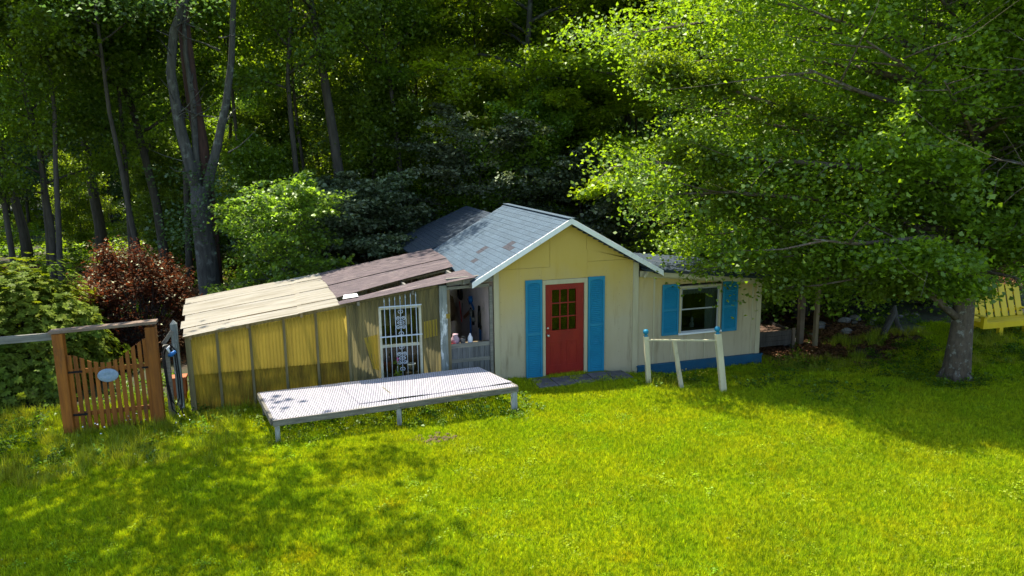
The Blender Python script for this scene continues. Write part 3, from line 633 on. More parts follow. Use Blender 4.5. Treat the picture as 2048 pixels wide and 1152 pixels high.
# unseen bench added to shade the lower panels, then greenhouse contents
t = thing('added_shade_bench', 'unseen dark wooden bench added inside the yellow greenhouse to shade the lower panels', 'bench', (-4.6, .55, 0))
MB().box((-1.4, -.28, .70), (1.45, .28, .74)).build('bench_top', M['interior'], t)
for sx in (-1.3, 0, 1.35):
    MB().box((sx-.04, -.26, 0), (sx+.04, .26, .70)).build('leg', M['interior'], t)
for k in range(3):
    MB().box((-1.4, .262-k*.262-.01, .18+k*.17), (1.45, .262-k*.262+.005, .32+k*.17)).build('board', M['interior'], t)
t = thing('crate', 'slanting brown box seen through the lower pane of the barred window', 'box', (-1.95, .75, 0))
MB().box((-.38, -.25, .0), (.38, .25, .62)).build('body', M['tarp'], t)
MB().add([(-.42, -.27, .64), (.42, -.27, .92), (.42, .27, .92), (-.42, .27, .64), (-.42, -.27, .61), (.42, -.27, .62), (.42, .27, .62), (-.42, .27, .61)], [(0, 1, 2, 3), (0, 4, 5, 1), (1, 5, 6, 2), (2, 6, 7, 3), (3, 7, 4, 0)]).build('lid', M['gh_wood'], t)
for k, (x, y, s, mt) in enumerate(((-2.28, .35, 1, 'terracotta'), (-1.78, .28, .8, 'whitepl'))):
    z0 = 0
    t = thing('flower_pot', ['terracotta pot inside the barred window at lower left', 'white pot inside the barred window at lower middle'][k], 'pot', (x, y, .0))
    MB().box((-.14, -.14, 0), (.14, .14, .34)).build('stand', M['interior'], t)
    MB().lathe([(.07*s, .345), (.105*s, .345+.15*s), (.12*s, .345+.15*s), (.12*s, .345+.19*s), (.10*s, .345+.19*s), (.09*s, .345+.16*s)], n=14).build('pot', M[mt], t)
# tools hanging on the pinkish wall of the cottage
yy = -.012
def wallthing(name, label, cat, y, z): return thing(name, label, cat, (0, y, z))
t = wallthing('clamp', 'blue bracket shaped tool hanging highest on the tool room wall', 'tool', 1.92, 1.38)
MB().bar((yy-.03, -.28, -.10), (yy-.03, .05, .04), .03, .05).tube([(yy-.03, .02, .16), (yy-.03, .0, .06), (yy-.03, .10, -.04)], [.05, .06, .03], 8).build('jaw', M['bluepl'], t)
MB().tube([(yy-.02, .12, .02), (yy-.04, .16, .08)], .05, 8).build('head', M['orangewd'], t)
t = wallthing('hand_tool', 'orange handled tool hanging diagonally on the tool room wall', 'tool', 2.47, 1.0)
MB().bar((yy-.03, -.5, .18), (yy-.03, .22, -.14), .03, .07).build('handle', M['orangewd'], t)
MB().tube([(yy-.03, -.8, -.02), (yy-.03, -.62, .16), (yy-.03, -.5, .2)], [.04, .07, .03], 8).build('head', M['grey_wood'], t)
t = wallthing('mirror', 'dark oval disc hanging under the blue tool on the wall', 'tool', 1.98, 1.14)
MB().lathe([(.001, -.01), (.10, -.01), (.12, 0), (.10, .012), (.001, .012)], (yy-.02, 0, 0), 16, Matrix.Rotation(R(90), 3, 'Y')).build('disc', M['black'], t)
t = wallthing('strap', 'black looped strap hanging right on the tool room wall', 'strap', 1.16, 1.27)
MB().tube([(yy-.02, .1, -.35), (yy-.02, .09, 0), (yy-.02, .04, .18), (yy-.02, -.04, .18), (yy-.02, -.08, 0), (yy-.02, -.03, -.35)], .016, 6).build('loop', M['black'], t)
t = wallthing('hand_saw', 'dark blue hand saw hanging under the black strap', 'saw', 1.16, .78)
MB().box((yy-.02, -.10, -.28), (yy-.008, .07, .12)).build('blade', M['bluepl'], t)
MB().tube([(yy-.02, -.08, .14), (yy-.02, -.12, .22), (yy-.02, .02, .26), (yy-.02, .06, .16)], .02, 6).build('handle', M['black'], t)
t = wallthing('yard_tool', 'long thin blue rod hanging near the middle of the wall', 'tool', 1.98, .74)
MB().tube([(yy-.03, 0, -.34), (yy-.03, .02, .30)], .022, 6).build('shaft', M['bluepl'], t)
t = wallthing('file', 'short dark tool hanging between blue tool and black strap', 'tool', 1.72, 1.06)
MB().tube([(yy-.03, 0, -.18), (yy-.03, 0, .02), (yy-.03, .0, .2)], [.03, .035, .012], 6).build('shaft', M['black'], t)
t = wallthing('wire_coil', 'dark wire coil hanging high at the back of the tool room wall', 'coil', 3.0, 1.45)
for q in range(3): MB().tube([(yy-.03-.02*q, .2*math.cos(a_*.5236)*(1-.1*q), .2*math.sin(a_*.5236)*(1-.08*q)) for a_ in range(13)], .012, 5).build('loop', M['black'], t)
t = wallthing('sack', 'dusty canvas sack hanging at the back of the tool room', 'sack', 3.7, 1.0)
MB().lathe([(.05, -.45), (.28, -.40), (.32, -.1), (.24, .2), (.06, .35), (.08, .42)], (-.33, 0, 0), 10).build('bag', M['tarp'], t)
t = wallthing('pruning_shears', 'rusty shears hanging left of the orange handled tool', 'shears', 2.95, .95)
MB().bar((yy-.03, -.12, .25), (yy-.03, .08, -.25), .02, .04).build('blade', M['stone'], t); MB().bar((yy-.05, .12, .25), (yy-.05, -.08, -.25), .02, .04).build('handle', M['redpl'], t)
# things on the shelf of the tool room
sz = .832
smallthing('bottle', 'white plastic bottle standing on the tool room shelf', 'bottle', MB().lathe([(.05, 0), (.055, .02), (.055, .16), (.03, .20), (.018, .22), (.018, .25)], n=12), M['whitepl'], (-.50, .16, sz))
t = thing('paint_can', 'small grey tin standing left of the white bottle', 'tin', (-.66, .17, sz))
MB().lathe([(.055, 0), (.055, .12), (.058, .125), (.058, .135), (.05, .135), (.05, .128)], n=14).build('can', M['stone'], t)
MB().tube([(-.056, 0, .10), (-.05, -.02, .17), (0, -.02, .20), (.05, -.02, .17), (.056, 0, .10)], .003, 4).build('handle', M['metal'], t)
smallthing('tray', 'red plastic tray at the left end of the tool room shelf', 'tray', MB().box((-.08, -.06, 0), (.08, .06, .012)).box((-.08, -.06, .012), (.08, -.05, .05)).box((-.08, .05, .012), (.08, .06, .05)).box((-.08, -.05, .012), (-.07, .05, .05)).box((.07, -.05, .012), (.08, .05, .05)), M['redpl'], (-.90, .13, sz))
pb = MB().lathe([(.06, 0), (.10, .04), (.09, .13), (.05, .19), (.06, .23)], n=9)
rr = random.Random(5); pb.v = [(x+rr.uniform(-.012, .012), y+rr.uniform(-.012, .012), z) for x, y, z in pb.v]
smallthing('paper_bag', 'crumpled pink bag standing on the tool room shelf', 'bag', pb, M['pinkpl'], (-.80, .27, sz))

# ------------------------------------------------------------------ low table
tb = thing('low_table', 'long low plant table with white lattice top and grey wooden frame on the lawn', 'table', (-2.5, -1.4, 0))
T0 = Vector((-2.5, -1.4, 0))
FL, FR, BR_, BL = Vector((-4.585, -2.33, .43)), Vector((-.08, -1.95, .44)), Vector((-.50, -.55, .46)), Vector((-4.87, -.66, .42))
def tt(s, t, z=0): return (FL*(1-s)*(1-t)+FR*s*(1-t)+BR_*s*t+BL*(1-s)*t)+Vector((0, 0, z))-T0
NC, NR = 100, 27
def lattice(cells, zf, name='lattice_panel', label=None):
    """expanded-plastic sheet: staggered elliptical holes"""
    vs = []; fs = []
    for (i, j) in cells:
        off = .5 if j % 2 else 0
        c = [( i+off, j), (i+1+off, j), (i+1+off, j+1), (i+off, j+1)]
        out = [(i+off, j), (i+.5+off, j), (i+1+off, j), (i+1+off, j+.5), (i+1+off, j+1), (i+.5+off, j+1), (i+off, j+1), (i+off, j+.5)]
        k = len(vs)
        for (a, b_) in out:
            s, t = min(a/NC, 1), b_/NR; vs.append(tt(s, t, zf(s, t)))
        for q in range(8):
            an = math.pi*(q*.25-.75); a = i+.5+off+.40*math.cos(an); b_ = j+.5+.36*math.sin(an)
            s, t = min(a/NC, 1), b_/NR; vs.append(tt(s, t, zf(s, t)))
        for q in range(8): fs.append((k+q, k+(q+1) % 8, k+8+(q+1) % 8, k+8+q))
    mb = MB().add(vs, fs)
    o = mb.build(name, M['lattice'], tb, label=label)
    sol = o.modifiers.new('thick', 'SOLIDIFY'); sol.thickness = .005; sol.offset = -1
    return o
sag = lambda s, t: .052+.012*math.sin(s*9)*math.sin(t*3)-.01*math.sin(t*math.pi)
cells_l = [(i, j) for i in range(0, 34) for j in range(NR)]
lattice(cells_l, lambda s, t: sag(s, t)+.003)
lattice([(i, j) for i in range(34, NC) for j in range(0, 4)], sag)
lattice([(i, j) for i in range(34, NC) for j in range(4, NR)], lambda s, t: sag(s, t)+.012+.018*max(0, math.sin(s*13+1))*max(0, 1-(t-.15)*4), label='raised white lattice sheet lapping the front strip')
def rail(p, q, w, h, name='rail', mat='table_wood'):
    return MB().bar(p, q, w, h).build(name, M[mat], tb, bevel=.003)
rail(tt(0, 0, 0), tt(.485, 0, -.005), .05, .11); rail(tt(.487, 0, -.004), tt(1.0, 0, 0), .05, .11)
rail(tt(0, .03, 0), tt(0, 1, 0), .05, .11); rail(tt(1, .03, 0), tt(1, 1, 0), .05, .11)
rail(tt(0, 1.02, 0), tt(1, 1.02, 0), .05, .10)
for s in (.25, .5, .75): rail(tt(s, .03, .0), tt(s, .98, .0), .04, .09, 'joist')
for s, t in ((.015, .012), (.485, .02), (.985, .02), (.02, .97), (.5, .97), (.98, .97)):
    p = tt(s, t, 0); w = .055 if s > .9 and t < .5 else .04
    MB().box((p.x-w, p.y-.04, -.08), (p.x+w, p.y+.04, p.z-.02)).build('leg', M['white_post'] if (t < .5) else M['table_wood'], tb, bevel=.004)

# ------------------------------------------------------------------ rail fence with three posts
rf = thing('post_and_rail', 'leaning cream posts with blue ball tops joined by a thin rail before the cottage window', 'fence', (3.6, -1.7, 0))
O = Vector((3.6, -1.7, 0))
def lean_post(bx, by, tx, ty, h, w, ball):
    a = Vector((bx, by, -.25))-O; c = Vector((tx, ty, h))-O
    p = MB().bar(a, c, w, w, (0.2, 1, 0)).build('post', M['cream_post'], rf, bevel=.006)
    if ball:
        d_ = (c-a).normalized(); q = d_.to_track_quat('Z', 'Y').to_matrix()
        MB().lathe([(.045, 0), (.048, .014), (.026, .03), (.03, .045), (.052, .065), (.062, .095), (.056, .128), (.034, .15), (.004, .158)], c, 14, q).build('finial', M['blue'], p)
lean_post(3.08, -1.28, 3.02, -1.20, 1.03, .10, True)
lean_post(3.70, -1.62, 3.56, -1.42, .96, .085, False)
lean_post(4.26, -2.33, 4.12, -2.20, 1.23, .12, True)
MB().bar(Vector((3.04, -1.25, .96))-O, Vector((4.10, -2.22, 1.10))-O, .05, .035).build('rail', M['cream_post'], rf, bevel=.004)

# ------------------------------------------------------------------ cedar gate
gt = thing('garden_gate', 'orange brown cedar picket gate with scooped top between two thick posts', 'gate', (-7.4, -.5, 0))
GO = Vector((-7.4, -.5, 0))
for x0, x1 in ((-8.22, -8.05), (-6.73, -6.55)):
    MB().box((x0+7.4, -.09, -.3), (x1+7.4, .09, 1.89)).build('gate_post', M['cedar'], gt, bevel=.006)
MB().add([(-.86, -.11, 1.893), (.88, -.11, 1.945), (.88, .11, 1.945), (-.86, .11, 1.893), (-.86, -.11, 1.945), (.88, -.11, 2.0), (.88, .11, 2.0), (-.86, .11, 1.945)],
         [(3, 2, 1, 0), (4, 5, 6, 7), (0, 1, 5, 4), (1, 2, 6, 5), (2, 3, 7, 6), (3, 0, 4, 7)]).build('top_beam', M['cedar_top'], gt, bevel=.004)
MB().box((-.63, .0, .32), (.655, .03, .40)).build('gate_rail', M['cedar'], gt); MB().box((-.63, .0, 1.12), (.655, .03, 1.2)).build('gate_rail', M['cedar'], gt)
tops = [1.47, 1.45, 1.40, 1.34, 1.31, 1.29, 1.29, 1.32, 1.36, 1.46, 1.54, 1.61, 1.67]
for k in range(13):
    x = -.61+k*1.255/12; z = tops[k]; dz = (tops[min(k+1, 12)]-tops[max(k-1, 0)])/.209*.035
    rr = random.Random(k+40); w = .034+rr.uniform(-.003, .004); lx = rr.uniform(-.008, .008)
    MB().prism([(x-w, .03+rr.uniform(-.02, .05)), (x+w, .03+rr.uniform(-.02, .05)), (x+w+lx, z+dz), (x-w+lx, z-dz)], -.022, -.001).build('picket', M['cedar'], gt)
gap_k = MB().lathe([(.001, 0), (.16, 0), (.175, .010), (.17, .018), (.14, .016), (.13, .022), (.06, .03), (.05, .026), (.001, .034)], (-.015, -.024, 1.05), 24, Matrix.Diagonal((1, 1, .72)) @ Matrix.Rotation(R(90), 3, 'X')).build('plaque', M['plaque'], gt, label='oval blue grey plaque')
for z in (.36, 1.16):
    MB().box((-.72, -.032, z-.018), (-.42, -.0235, z+.018)).build('strap_hinge', M['black'], gt)
MB().box((.55, -.034, 1.12), (.70, -.0235, 1.15)).lathe([(.012, 0), (.014, .01), (.01, .03)], (.62, -.036, 1.135), 8, rx).build('latch', M['black'], gt)
sf = thing('rail_fence', 'grey weathered fence rail running left from the cedar gate', 'fence', (-10, -.5, 0))
MB().bar((-2.0, 0, 1.80), (1.83, 0, 1.84), .05, .13).build('rail', M['grey_wood'], sf, bevel=.004)
MB().bar((-2.0, .05, .9), (-2.0, .05, 1.9), .1, .1, (0, 1, 0)).box((-2.06, -.0, -.3), (-1.94, .1, .9)).build('post', M['grey_wood'], sf)
fp = thing('fence_post', 'pointed grey green post standing between gate and greenhouse', 'post', (-6.34, .1, 0))
MB().box((-.06, -.05, -.3), (.06, .05, 1.78)).add([(-.06, -.05, 1.78), (.06, -.05, 1.78), (.06, .05, 1.78), (-.06, .05, 1.78), (0, 0, 1.86)], [(0, 1, 4), (1, 2, 4), (2, 3, 4), (3, 0, 4)]).build('post', M['grey_post'], fp, bevel=.003)
MB().bar((-.02, -.07, 1.66), (-.20, -.09, 1.42), .03, .07).build('brace', M['grey_wood'], fp)
fp2 = thing('fence_post', 'shorter grey post against the right gate post with a hose', 'post', (-6.48, -.2, 0))
MB().box((-.04, -.06, -.3), (.06, .06, 1.44)).build('post', M['grey_wood'], fp2, bevel=.004)
hs = thing('garden_hose', 'black garden hose looped over the grey post', 'hose', (-6.40, -.32, 0))
for q, (w, zb, zt) in enumerate(((.09, .28, 1.40), (.12, .12, 1.46))):
    pts = [(-w, -.02*q, zt-.1), (-w*.6, -.02*q, zt), (w*.3, -.01, zt+.02), (w, 0, zt-.12), (w*1.15, 0, .8), (w*1.1, 0, zb+.15), (w*.4, 0, zb), (-w*.3, -.02, zb+.1), (-w*.8, -.02, .8), (-w, -.02*q, zt-.1)]
    MB().tube(pts, .014, 7).build('coil', M['black'], hs)
MB().tube([(.1, 0, .3), (.14, -.02, .1), (.2, -.08, .02), (.34, -.12, .02)], .014, 7).build('hose_end', M['black'], hs)
nz = thing('hose_nozzle', 'blue and white hose nozzle clipped at the top of the hose', 'nozzle', (-6.40, -.38, 1.3))
MB().tube([(.0, 0, -.02), (.05, -.02, 0), (.12, -.03, .06)], [.035, .045, .03], 8).build('body', M['bluepl'], nz)
MB().tube([(.02, 0, .03), (-.01, -.01, .12), (.03, -.02, .17)], [.02, .028, .01], 8).build('grip', M['whitepl'], nz)
bk = thing('planter', 'red brown planter standing behind the pointed post', 'planter', (-6.42, .75, 0))
MB().box((-.16, -.12, .2), (.12, .12, .5)).box((-.18, -.14, .5), (.14, .14, .56)).box((-.14, -.1, 0), (.1, .1, .2)).build('box', M['terracotta'], bk, bevel=.005)

# ------------------------------------------------------------------ yellow bench
yb = thing('garden_bench', 'bright yellow wooden adirondack loveseat with a fan shaped slatted back', 'bench', (13.86, -.35, 0), R(-2))
seat_z = .42
for k in range(8):
    x = -.86+k*.246; h = 1.15+.17*(1-abs(x)/.9); hl, hr = 1.15+.17*(1-min(1, abs(x-.1)/.9)), 1.15+.17*(1-min(1, abs(x+.1)/.9))
    w = .10; zl_ = 1.15+.17*(1-abs(x-w)/.96); zr_ = 1.15+.17*(1-abs(x+w)/.96)
    tilt = .30; vs = []
    for yo in (0, .022):
        for (xx, z) in ((x-w*.92, .40), (x+w*.92, .40), (x+w*1.02, zr_), (x-w*1.02, zl_)):
            vs.append((xx, .12+(z-.4)*tilt+yo, z))
    MB().add(vs, [(0, 1, 2, 3), (7, 6, 5, 4), (0, 4, 5, 1), (1, 5, 6, 2), (2, 6, 7, 3), (3, 7, 4, 0)]).build('back_slat', M['bench'], yb, bevel=.003)
MB().box((-.98, .20, .52), (.98, .235, .60)).box((-.98, .335, .92), (.98, .37, 1.0)).build('back_rail', M['bench'], yb)
for k in range(5):
    MB().box((-.95, -.46+k*.115, .41-k*.008), (.95, -.46+k*.115+.095, .435-k*.008)).build('seat_slat', M['bench'], yb, bevel=.003)
MB().box((-.96, -.50, .28), (.96, -.47, .42)).box((-.96, -.47, .28), (-.93, .45, .40)).box((.93, -.47, .28), (.96, .45, .40)).build('apron', M['bench'], yb)
for sx in (-1, 1):
    for yy_ in (-.44, .36):
        MB().box((sx*.42-.06, yy_-.05, -.12), (sx*.42+.06, yy_+.05, .28)).build('leg', M['bench'], yb, bevel=.004)
    MB().box((sx*.98-.05, -.5, .28), (sx*.98+.02 if sx > 0 else sx*.98+.05, -.4, .58)).build('arm_support', M['bench'], yb, bevel=.003)
    MB().box((sx*.98-.08, -.56, .58), (sx*.98+.08, .42, .605)).build('armrest', M['bench'], yb, bevel=.003)

# ------------------------------------------------------------------ small things right of the cottage
def rock_mesh(seed, name='rock'):
    r = np.random.RandomState(seed); bm = bmesh.new(); bmesh.ops.create_icosphere(bm, subdivisions=2, radius=1)
    ph = r.rand(6)*6
    for v in bm.verts:
        c = v.co; k = 1+.22*math.sin(c.x*2.3+ph[0])*math.cos(c.y*2.7+ph[1])+.12*math.sin(c.z*5+ph[2]+c.x*3)
        v.co = Vector((c.x*k, c.y*k*.85, c.z*k*.6))
    me = bpy.data.meshes.new(name); bm.to_mesh(me); bm.free(); me.materials.append(M['stone']); me.polygons.foreach_set('use_smooth', [False]*len(me.polygons))
    return me
rks = [rock_mesh(k) for k in range(4)]
rr = random.Random(8)
for k in range(26):
    x = 8.3+rr.random()*5.5; y = .9+rr.random()*1.4+(x-8)*.08; s = rr.uniform(.08, .19)
    o = inst(rks[k % 4], 'rock', None, (x, y, float(gz(x, y))+s*.2), (0, 0, rr.random()*6), (s, s, s))
    tag(o, 'grey fieldstone in the loose border under the trees right of the cottage', 'rock', 'fieldstones edging the bed right of the cottage')
t = thing('raised_bed', 'dark low timber planter box at the right corner of the cottage', 'planter', (7.75, .9, -.15))
for k in range(3): MB().box((-.75, -.02, .02+k*.13), (.62, .02, .145+k*.13)).build('plank', M['bark_dark'], t)
for k in range(3): MB().box((.60, .02, .02+k*.13), (.64, 1.0, .145+k*.13)).build('plank', M['bark_dark'], t)
MB().box((-.75, .03, .05), (.6, 1.0, .34)).build('soil', M['dirt'], t)
for x in (-.7, .6): MB().box((x-.04, -.065, -.1), (x+.04, -.021, .46)).build('corner_post', M['interior'], t)
t = thing('tub', 'blue plastic tub behind the cottage right corner', 'tub', (7.55, 2.3, .0))
MB().lathe([(.22, 0), (.30, .42), (.33, .42), (.33, .46), (.28, .46), (.21, .05)], n=20).build('body', M['bluepl'], t)
t = thing('timber_post', 'weathered square post in the dark under the tree right of the cottage', 'post', (8.95, .75, -.1))
MB().box((-.05, -.05, -.1), (.05, .05, 1.55)).build('shaft', M['gh_wood'], t, bevel=.004)
MB().box((-.16, -.03, 1.5), (.16, .03, 1.6)).build('cap', M['grey_wood'], t)
t = thing('timber_post', 'thicker dark post just left of the weathered square post', 'post', (8.75, 1.1, -.1))
MB().box((-.07, -.07, -.1), (.07, .07, 1.7)).build('shaft', M['interior'], t, bevel=.004)
t = thing('tree_stump', 'pale splayed root stump at the edge of the dark understorey', 'stump', (11.3, .6, 0))
MB().tube([(-.4, -.1, -.03), (-.15, 0, .25), (0, 0, .55), (.05, .02, .75)], [.07, .09, .10, .03], 7).tube([(.25, -.2, -.05), (.12, -.05, .2), (.02, 0, .5)], [.05, .07, .07], 7).tube([(.4, .1, -.05), (.2, .05, .3), (.1, .02, .62)], [.03, .04, .02], 6).build('roots', M['bark_grey'], t)
pv = thing('doorstep_paving', 'low dark slate pavers in front of the red door', 'paving', (1.7, -.5, 0))
rr = random.Random(2); pk = 0
for i in range(5):
    for j in range(2):
        x0 = -.95+i*.44; y0 = -.32+j*.30
        MB().box((x0, y0, -.05), (x0+.425+rr.uniform(-.03, 0), y0+.285, .022+rr.uniform(0, .012))).build('paver', M['paver'], pv, bevel=.006)
t = MB().box((-.14, -.10, 0), (.14, .10, .012)).build('leaf_scrap', L['litter'], None, loc=(4.29, -6.22, .05)); 
bpy.data.objects.remove(t)
sp = MB()
for k in range(40):
    a = rr.random()*6.28; q = rr.random()**.5
    sp.lathe([(.05, -.02), (.04, .018), (.01, .03)], (q*.42*math.cos(a), q*.22*math.sin(a), .0), 6)
t = sp.build('soil_mound', M['dirt'], None, loc=(-1.89, -2.86, .015)); tag(t, 'bare crumbly soil patch in the lawn before the low table', 'soil')

# ------------------------------------------------------------------ vegetation
def norm(a): return a/np.maximum(1e-9, np.linalg.norm(a, axis=-1, keepdims=True))
def leaf_quads(P, size, rs, up=1.0, fold=.25, aspect=1.0, tip=.6, dirs=None):
    """one kite-shaped leaf per point, slightly folded"""
    n = len(P); nr = rs.normal(size=(n, 3)); nr[:, 2] = np.abs(nr[:, 2])+up; nr = norm(nr)
    d = rs.normal(size=(n, 3)) if dirs is None else dirs+rs.normal(size=(n, 3))*.35
    d = norm(d-nr*np.sum(d*nr, -1, keepdims=True)); s = np.cross(nr, d)
    L_ = (size*rs.uniform(.65, 1.3, n))[:, None]; w = L_*.5*aspect
    V = np.empty((n, 4, 3))
    V[:, 0] = P; V[:, 2] = P+d*L_-nr*L_*.15
    mid = P+d*L_*tip
    V[:, 1] = mid+s*w+nr*L_*fold*.5; V[:, 3] = mid-s*w+nr*L_*fold*.5
    return V
def spline(p0, d, length, n, rs, bend=(0, 0, 0), wob=.12):
    pts = [np.array(p0, float)]; d = np.array(d, float)
    for i in range(n):
        d = d/np.linalg.norm(d)+np.array(bend)/n+rs.normal(size=3)*wob/ n**.5
        d = d/np.linalg.norm(d); pts.append(pts[-1]+d*length/n)
    return np.array(pts)
def at_t(pts, t):
    x = t*(len(pts)-1); i = int(min(x, len(pts)-2)); return pts[i]+(pts[i+1]-pts[i])*(x-i), norm(pts[i+1]-pts[i])
def grow(seed, H, r0, base, rad, nl, leaves, lsize, prof='round', lean=(0, 0), up_lo=.15, up_hi=1.1, flat=.35, wobble=.1, sub=6, azbias=None, droop=-.25, aspect=1.0, lup=.8, fill=.28, twigs=True, trunk=None, tip=.6, spray=.33, lenfun=None, keep=None):
    rs = np.random.RandomState(seed); wood = MB()
    tp = spline((0, 0, -.2), (lean[0], lean[1], 1), H+.2, 9, rs, wob=wobble) if trunk is None else trunk
    k = len(tp); rad_t = [r0*(1.25 if i == 0 else 1)*(1-.88*(i/(k-1))**.9) for i in range(k)]
    wood.tube(tp, rad_t, 10)
    if r0 > .1:
        for q in range(5):
            a_ = q*1.26+rs.rand()*.6; r0_ = r0
            wood.tube([(math.cos(a_)*r0*.25, math.sin(a_)*r0*.25, r0*1.7), (math.cos(a_)*r0*.8, math.sin(a_)*r0*.8, r0*.55), (math.cos(a_)*r0*1.55, math.sin(a_)*r0*1.55, -.08)], [r0*.5, r0*.42, r0*.16], 6)
    LP = []; LD = []
    az = rs.rand()*6.28; per = leaves/(nl*sub)
    for q in range(nl):
        f = (q+.5)/nl; h = base+(H*.97-base)*f; t = (h+.2)/(H+.2); p, td = at_t(tp, min(.99, t)); az += 2.4+rs.normal()*.3
        if prof == 'round': ln = rad*(.55+.75*math.sin(math.pi*(f*.85+.12)))*.9
        elif prof == 'cone': ln = rad*(1.05-.85*f)
        else: ln = rad*(.75+.3*math.sin(math.pi*f))*(1 if f < .8 else .7)
        ln *= rs.uniform(.75, 1.15)
        if lenfun: ln *= lenfun(az, f)
        el = up_lo+(up_hi-up_lo)*f
        d = np.array([math.cos(az)*math.cos(el), math.sin(az)*math.cos(el), math.sin(el)])
        lb = spline(p, d, ln, 6, rs, bend=(0, 0, droop if f < .6 else 0), wob=.22)
        rl = max(.012, r0*.38*(1-.6*f)*(ln/max(rad, .1))**.5)
        if keep is not None:
            nk = 7
            while nk > 2 and not keep(lb[nk-1]): nk -= 1
            lbw = lb[:nk]
            if nk < 4: continue
        else: lbw = lb; nk = 7
        wood.tube(lbw, [rl*(1-.8*i/(nk-1)) for i in range(nk)], 6)
        for s_ in range(sub):
            ts = .22+.78*(s_+rs.rand()*.8)/sub; ps, ds = at_t(lb, min(.99, ts))
            side = np.cross(ds, [0, 0, 1.]); side = side/max(1e-6, np.linalg.norm(side)); sg = 1 if s_ % 2 else -1
            dd = ds*.55+side*sg*rs.uniform(.5, 1.1)+np.array([0, 0, rs.normal()*.25])
            sl = ln*spray*(1.25-.7*ts)*rs.uniform(.8, 1.3)+.15
            sb = spline(ps, dd, sl, 3, rs, bend=(0, 0, -.15), wob=.2)
            if keep is not None and not (keep(sb[1]) and keep(ps)): continue
            if twigs: wood.tube(sb, [max(.006, rl*.32), max(.005, rl*.2), .005, .003], 3, cap=False)
            n = int(per*rs.uniform(.6, 1.4)); tt_ = rs.rand(n)**.8
            idx = np.minimum((tt_*3).astype(int), 2); fr = (tt_*3-idx)[:, None]
            c = sb[idx]*(1-fr)+sb[idx+1]*fr
            wdt = sl*fill*(1.1-.5*tt_)[:, None]
            c = c+rs.normal(size=(n, 3))*wdt*np.array([1, 1, flat]); LP.append(c); LD.append(np.repeat(norm(c.mean(0)-ps)[None], n, 0))
    P = np.concatenate(LP); D = np.concatenate(LD)
    return wood, leaf_quads(P, lsize, rs, up=lup, aspect=aspect, tip=tip, dirs=D)
def tree(name, label, cat, loc, g_, bark, leaf, group=None, trunkname='trunk', crownname='crown', rz=0, scale=1):
    wood, V = g_
    t = thing(name, label, cat, loc, rz, group); t.scale = (scale,)*3
    wood.build(trunkname, bark, t); quads_obj(crownname, V, leaf, t)
    return t
def copy_thing(src, loc, rz, sc, label, group=None):
    c = src.copy(); COL.objects.link(c); c.location = loc; c.rotation_euler = (0, 0, rz); c.scale = (sc,)*3; c['label'] = label
    if group: c['group'] = group
    for ch in src.children:
        d_ = ch.copy(); COL.objects.link(d_); d_.parent = c
    return c

# ---- the big tree on the right: limbs run left and back, hardly towards the lawn
def glen(az, f):
    c, s = math.cos(az), math.sin(az)
    k = 1.0
    if s < -.2: k = .5
    if c < -.3: k *= 1.15
    return k
def gkeep(p, soft=0):
    x, y, z = p[0]+9.5, p[1]-3.05, p[2]
    if x < 6.5: lo = 2.45+(6.5-x)*.25+.055*(6.5-x)**2
    elif x > 9.9: lo = max(1.9, 4.95-3.45*(y+15)/14.7)
    else: lo = max(1.7, 4.95-3.05*(y+15)/12.)
    lo += .18*math.sin(x*5)+.1*math.sin(x*11)
    if z < lo-soft: return False
    return y > -5.35+.2*math.sin(x*3)+.8*max(0, 7.2-x) and x > 2.2-.1*z+.5*math.sin(z*2.2)
gk = grow(11, 11.5, .25, 1.7, 6.4, 112, 600000, .080, 'tall', up_lo=.05, up_hi=.75, flat=.5, wobble=.05, sub=11, droop=-.16, aspect=1.15, tip=.72, lup=.6, fill=.28, spray=.34, lenfun=glen, keep=gkeep)
_r = np.random.RandomState(1).rand(len(gk[1])); _z = gk[1][:, 0, 2]; _y = gk[1][:, 0, 1]; _x = gk[1][:, 0, 0]
_g = np.sin(_x*1.9+.7*_z)*np.sin(_y*2.1+1+.4*_x)*np.sin(_z*2.3+.5*_y)+.35*np.sin(_x*4.3+_y*3)*np.sin(_z*4.9+1)
gk = (gk[0], gk[1][(_g < .22+.25*(_r-.5)) & (_r > .55*(_z > 8.3)) & (_y > -2.15+.35*_r+.5*np.sin(_x*1.7+_z*.9)+.35*np.sin(_x*4.1)+.05*np.maximum(0, _z-4)+.8*np.maximum(0, -2.3-_x))])
tree('ginkgo_tree', 'large broad green tree with pale mottled trunk standing right of the cottage', 'tree', (9.50, -3.05, -.02), gk, M['bark_ginkgo'], L['ginkgo'])
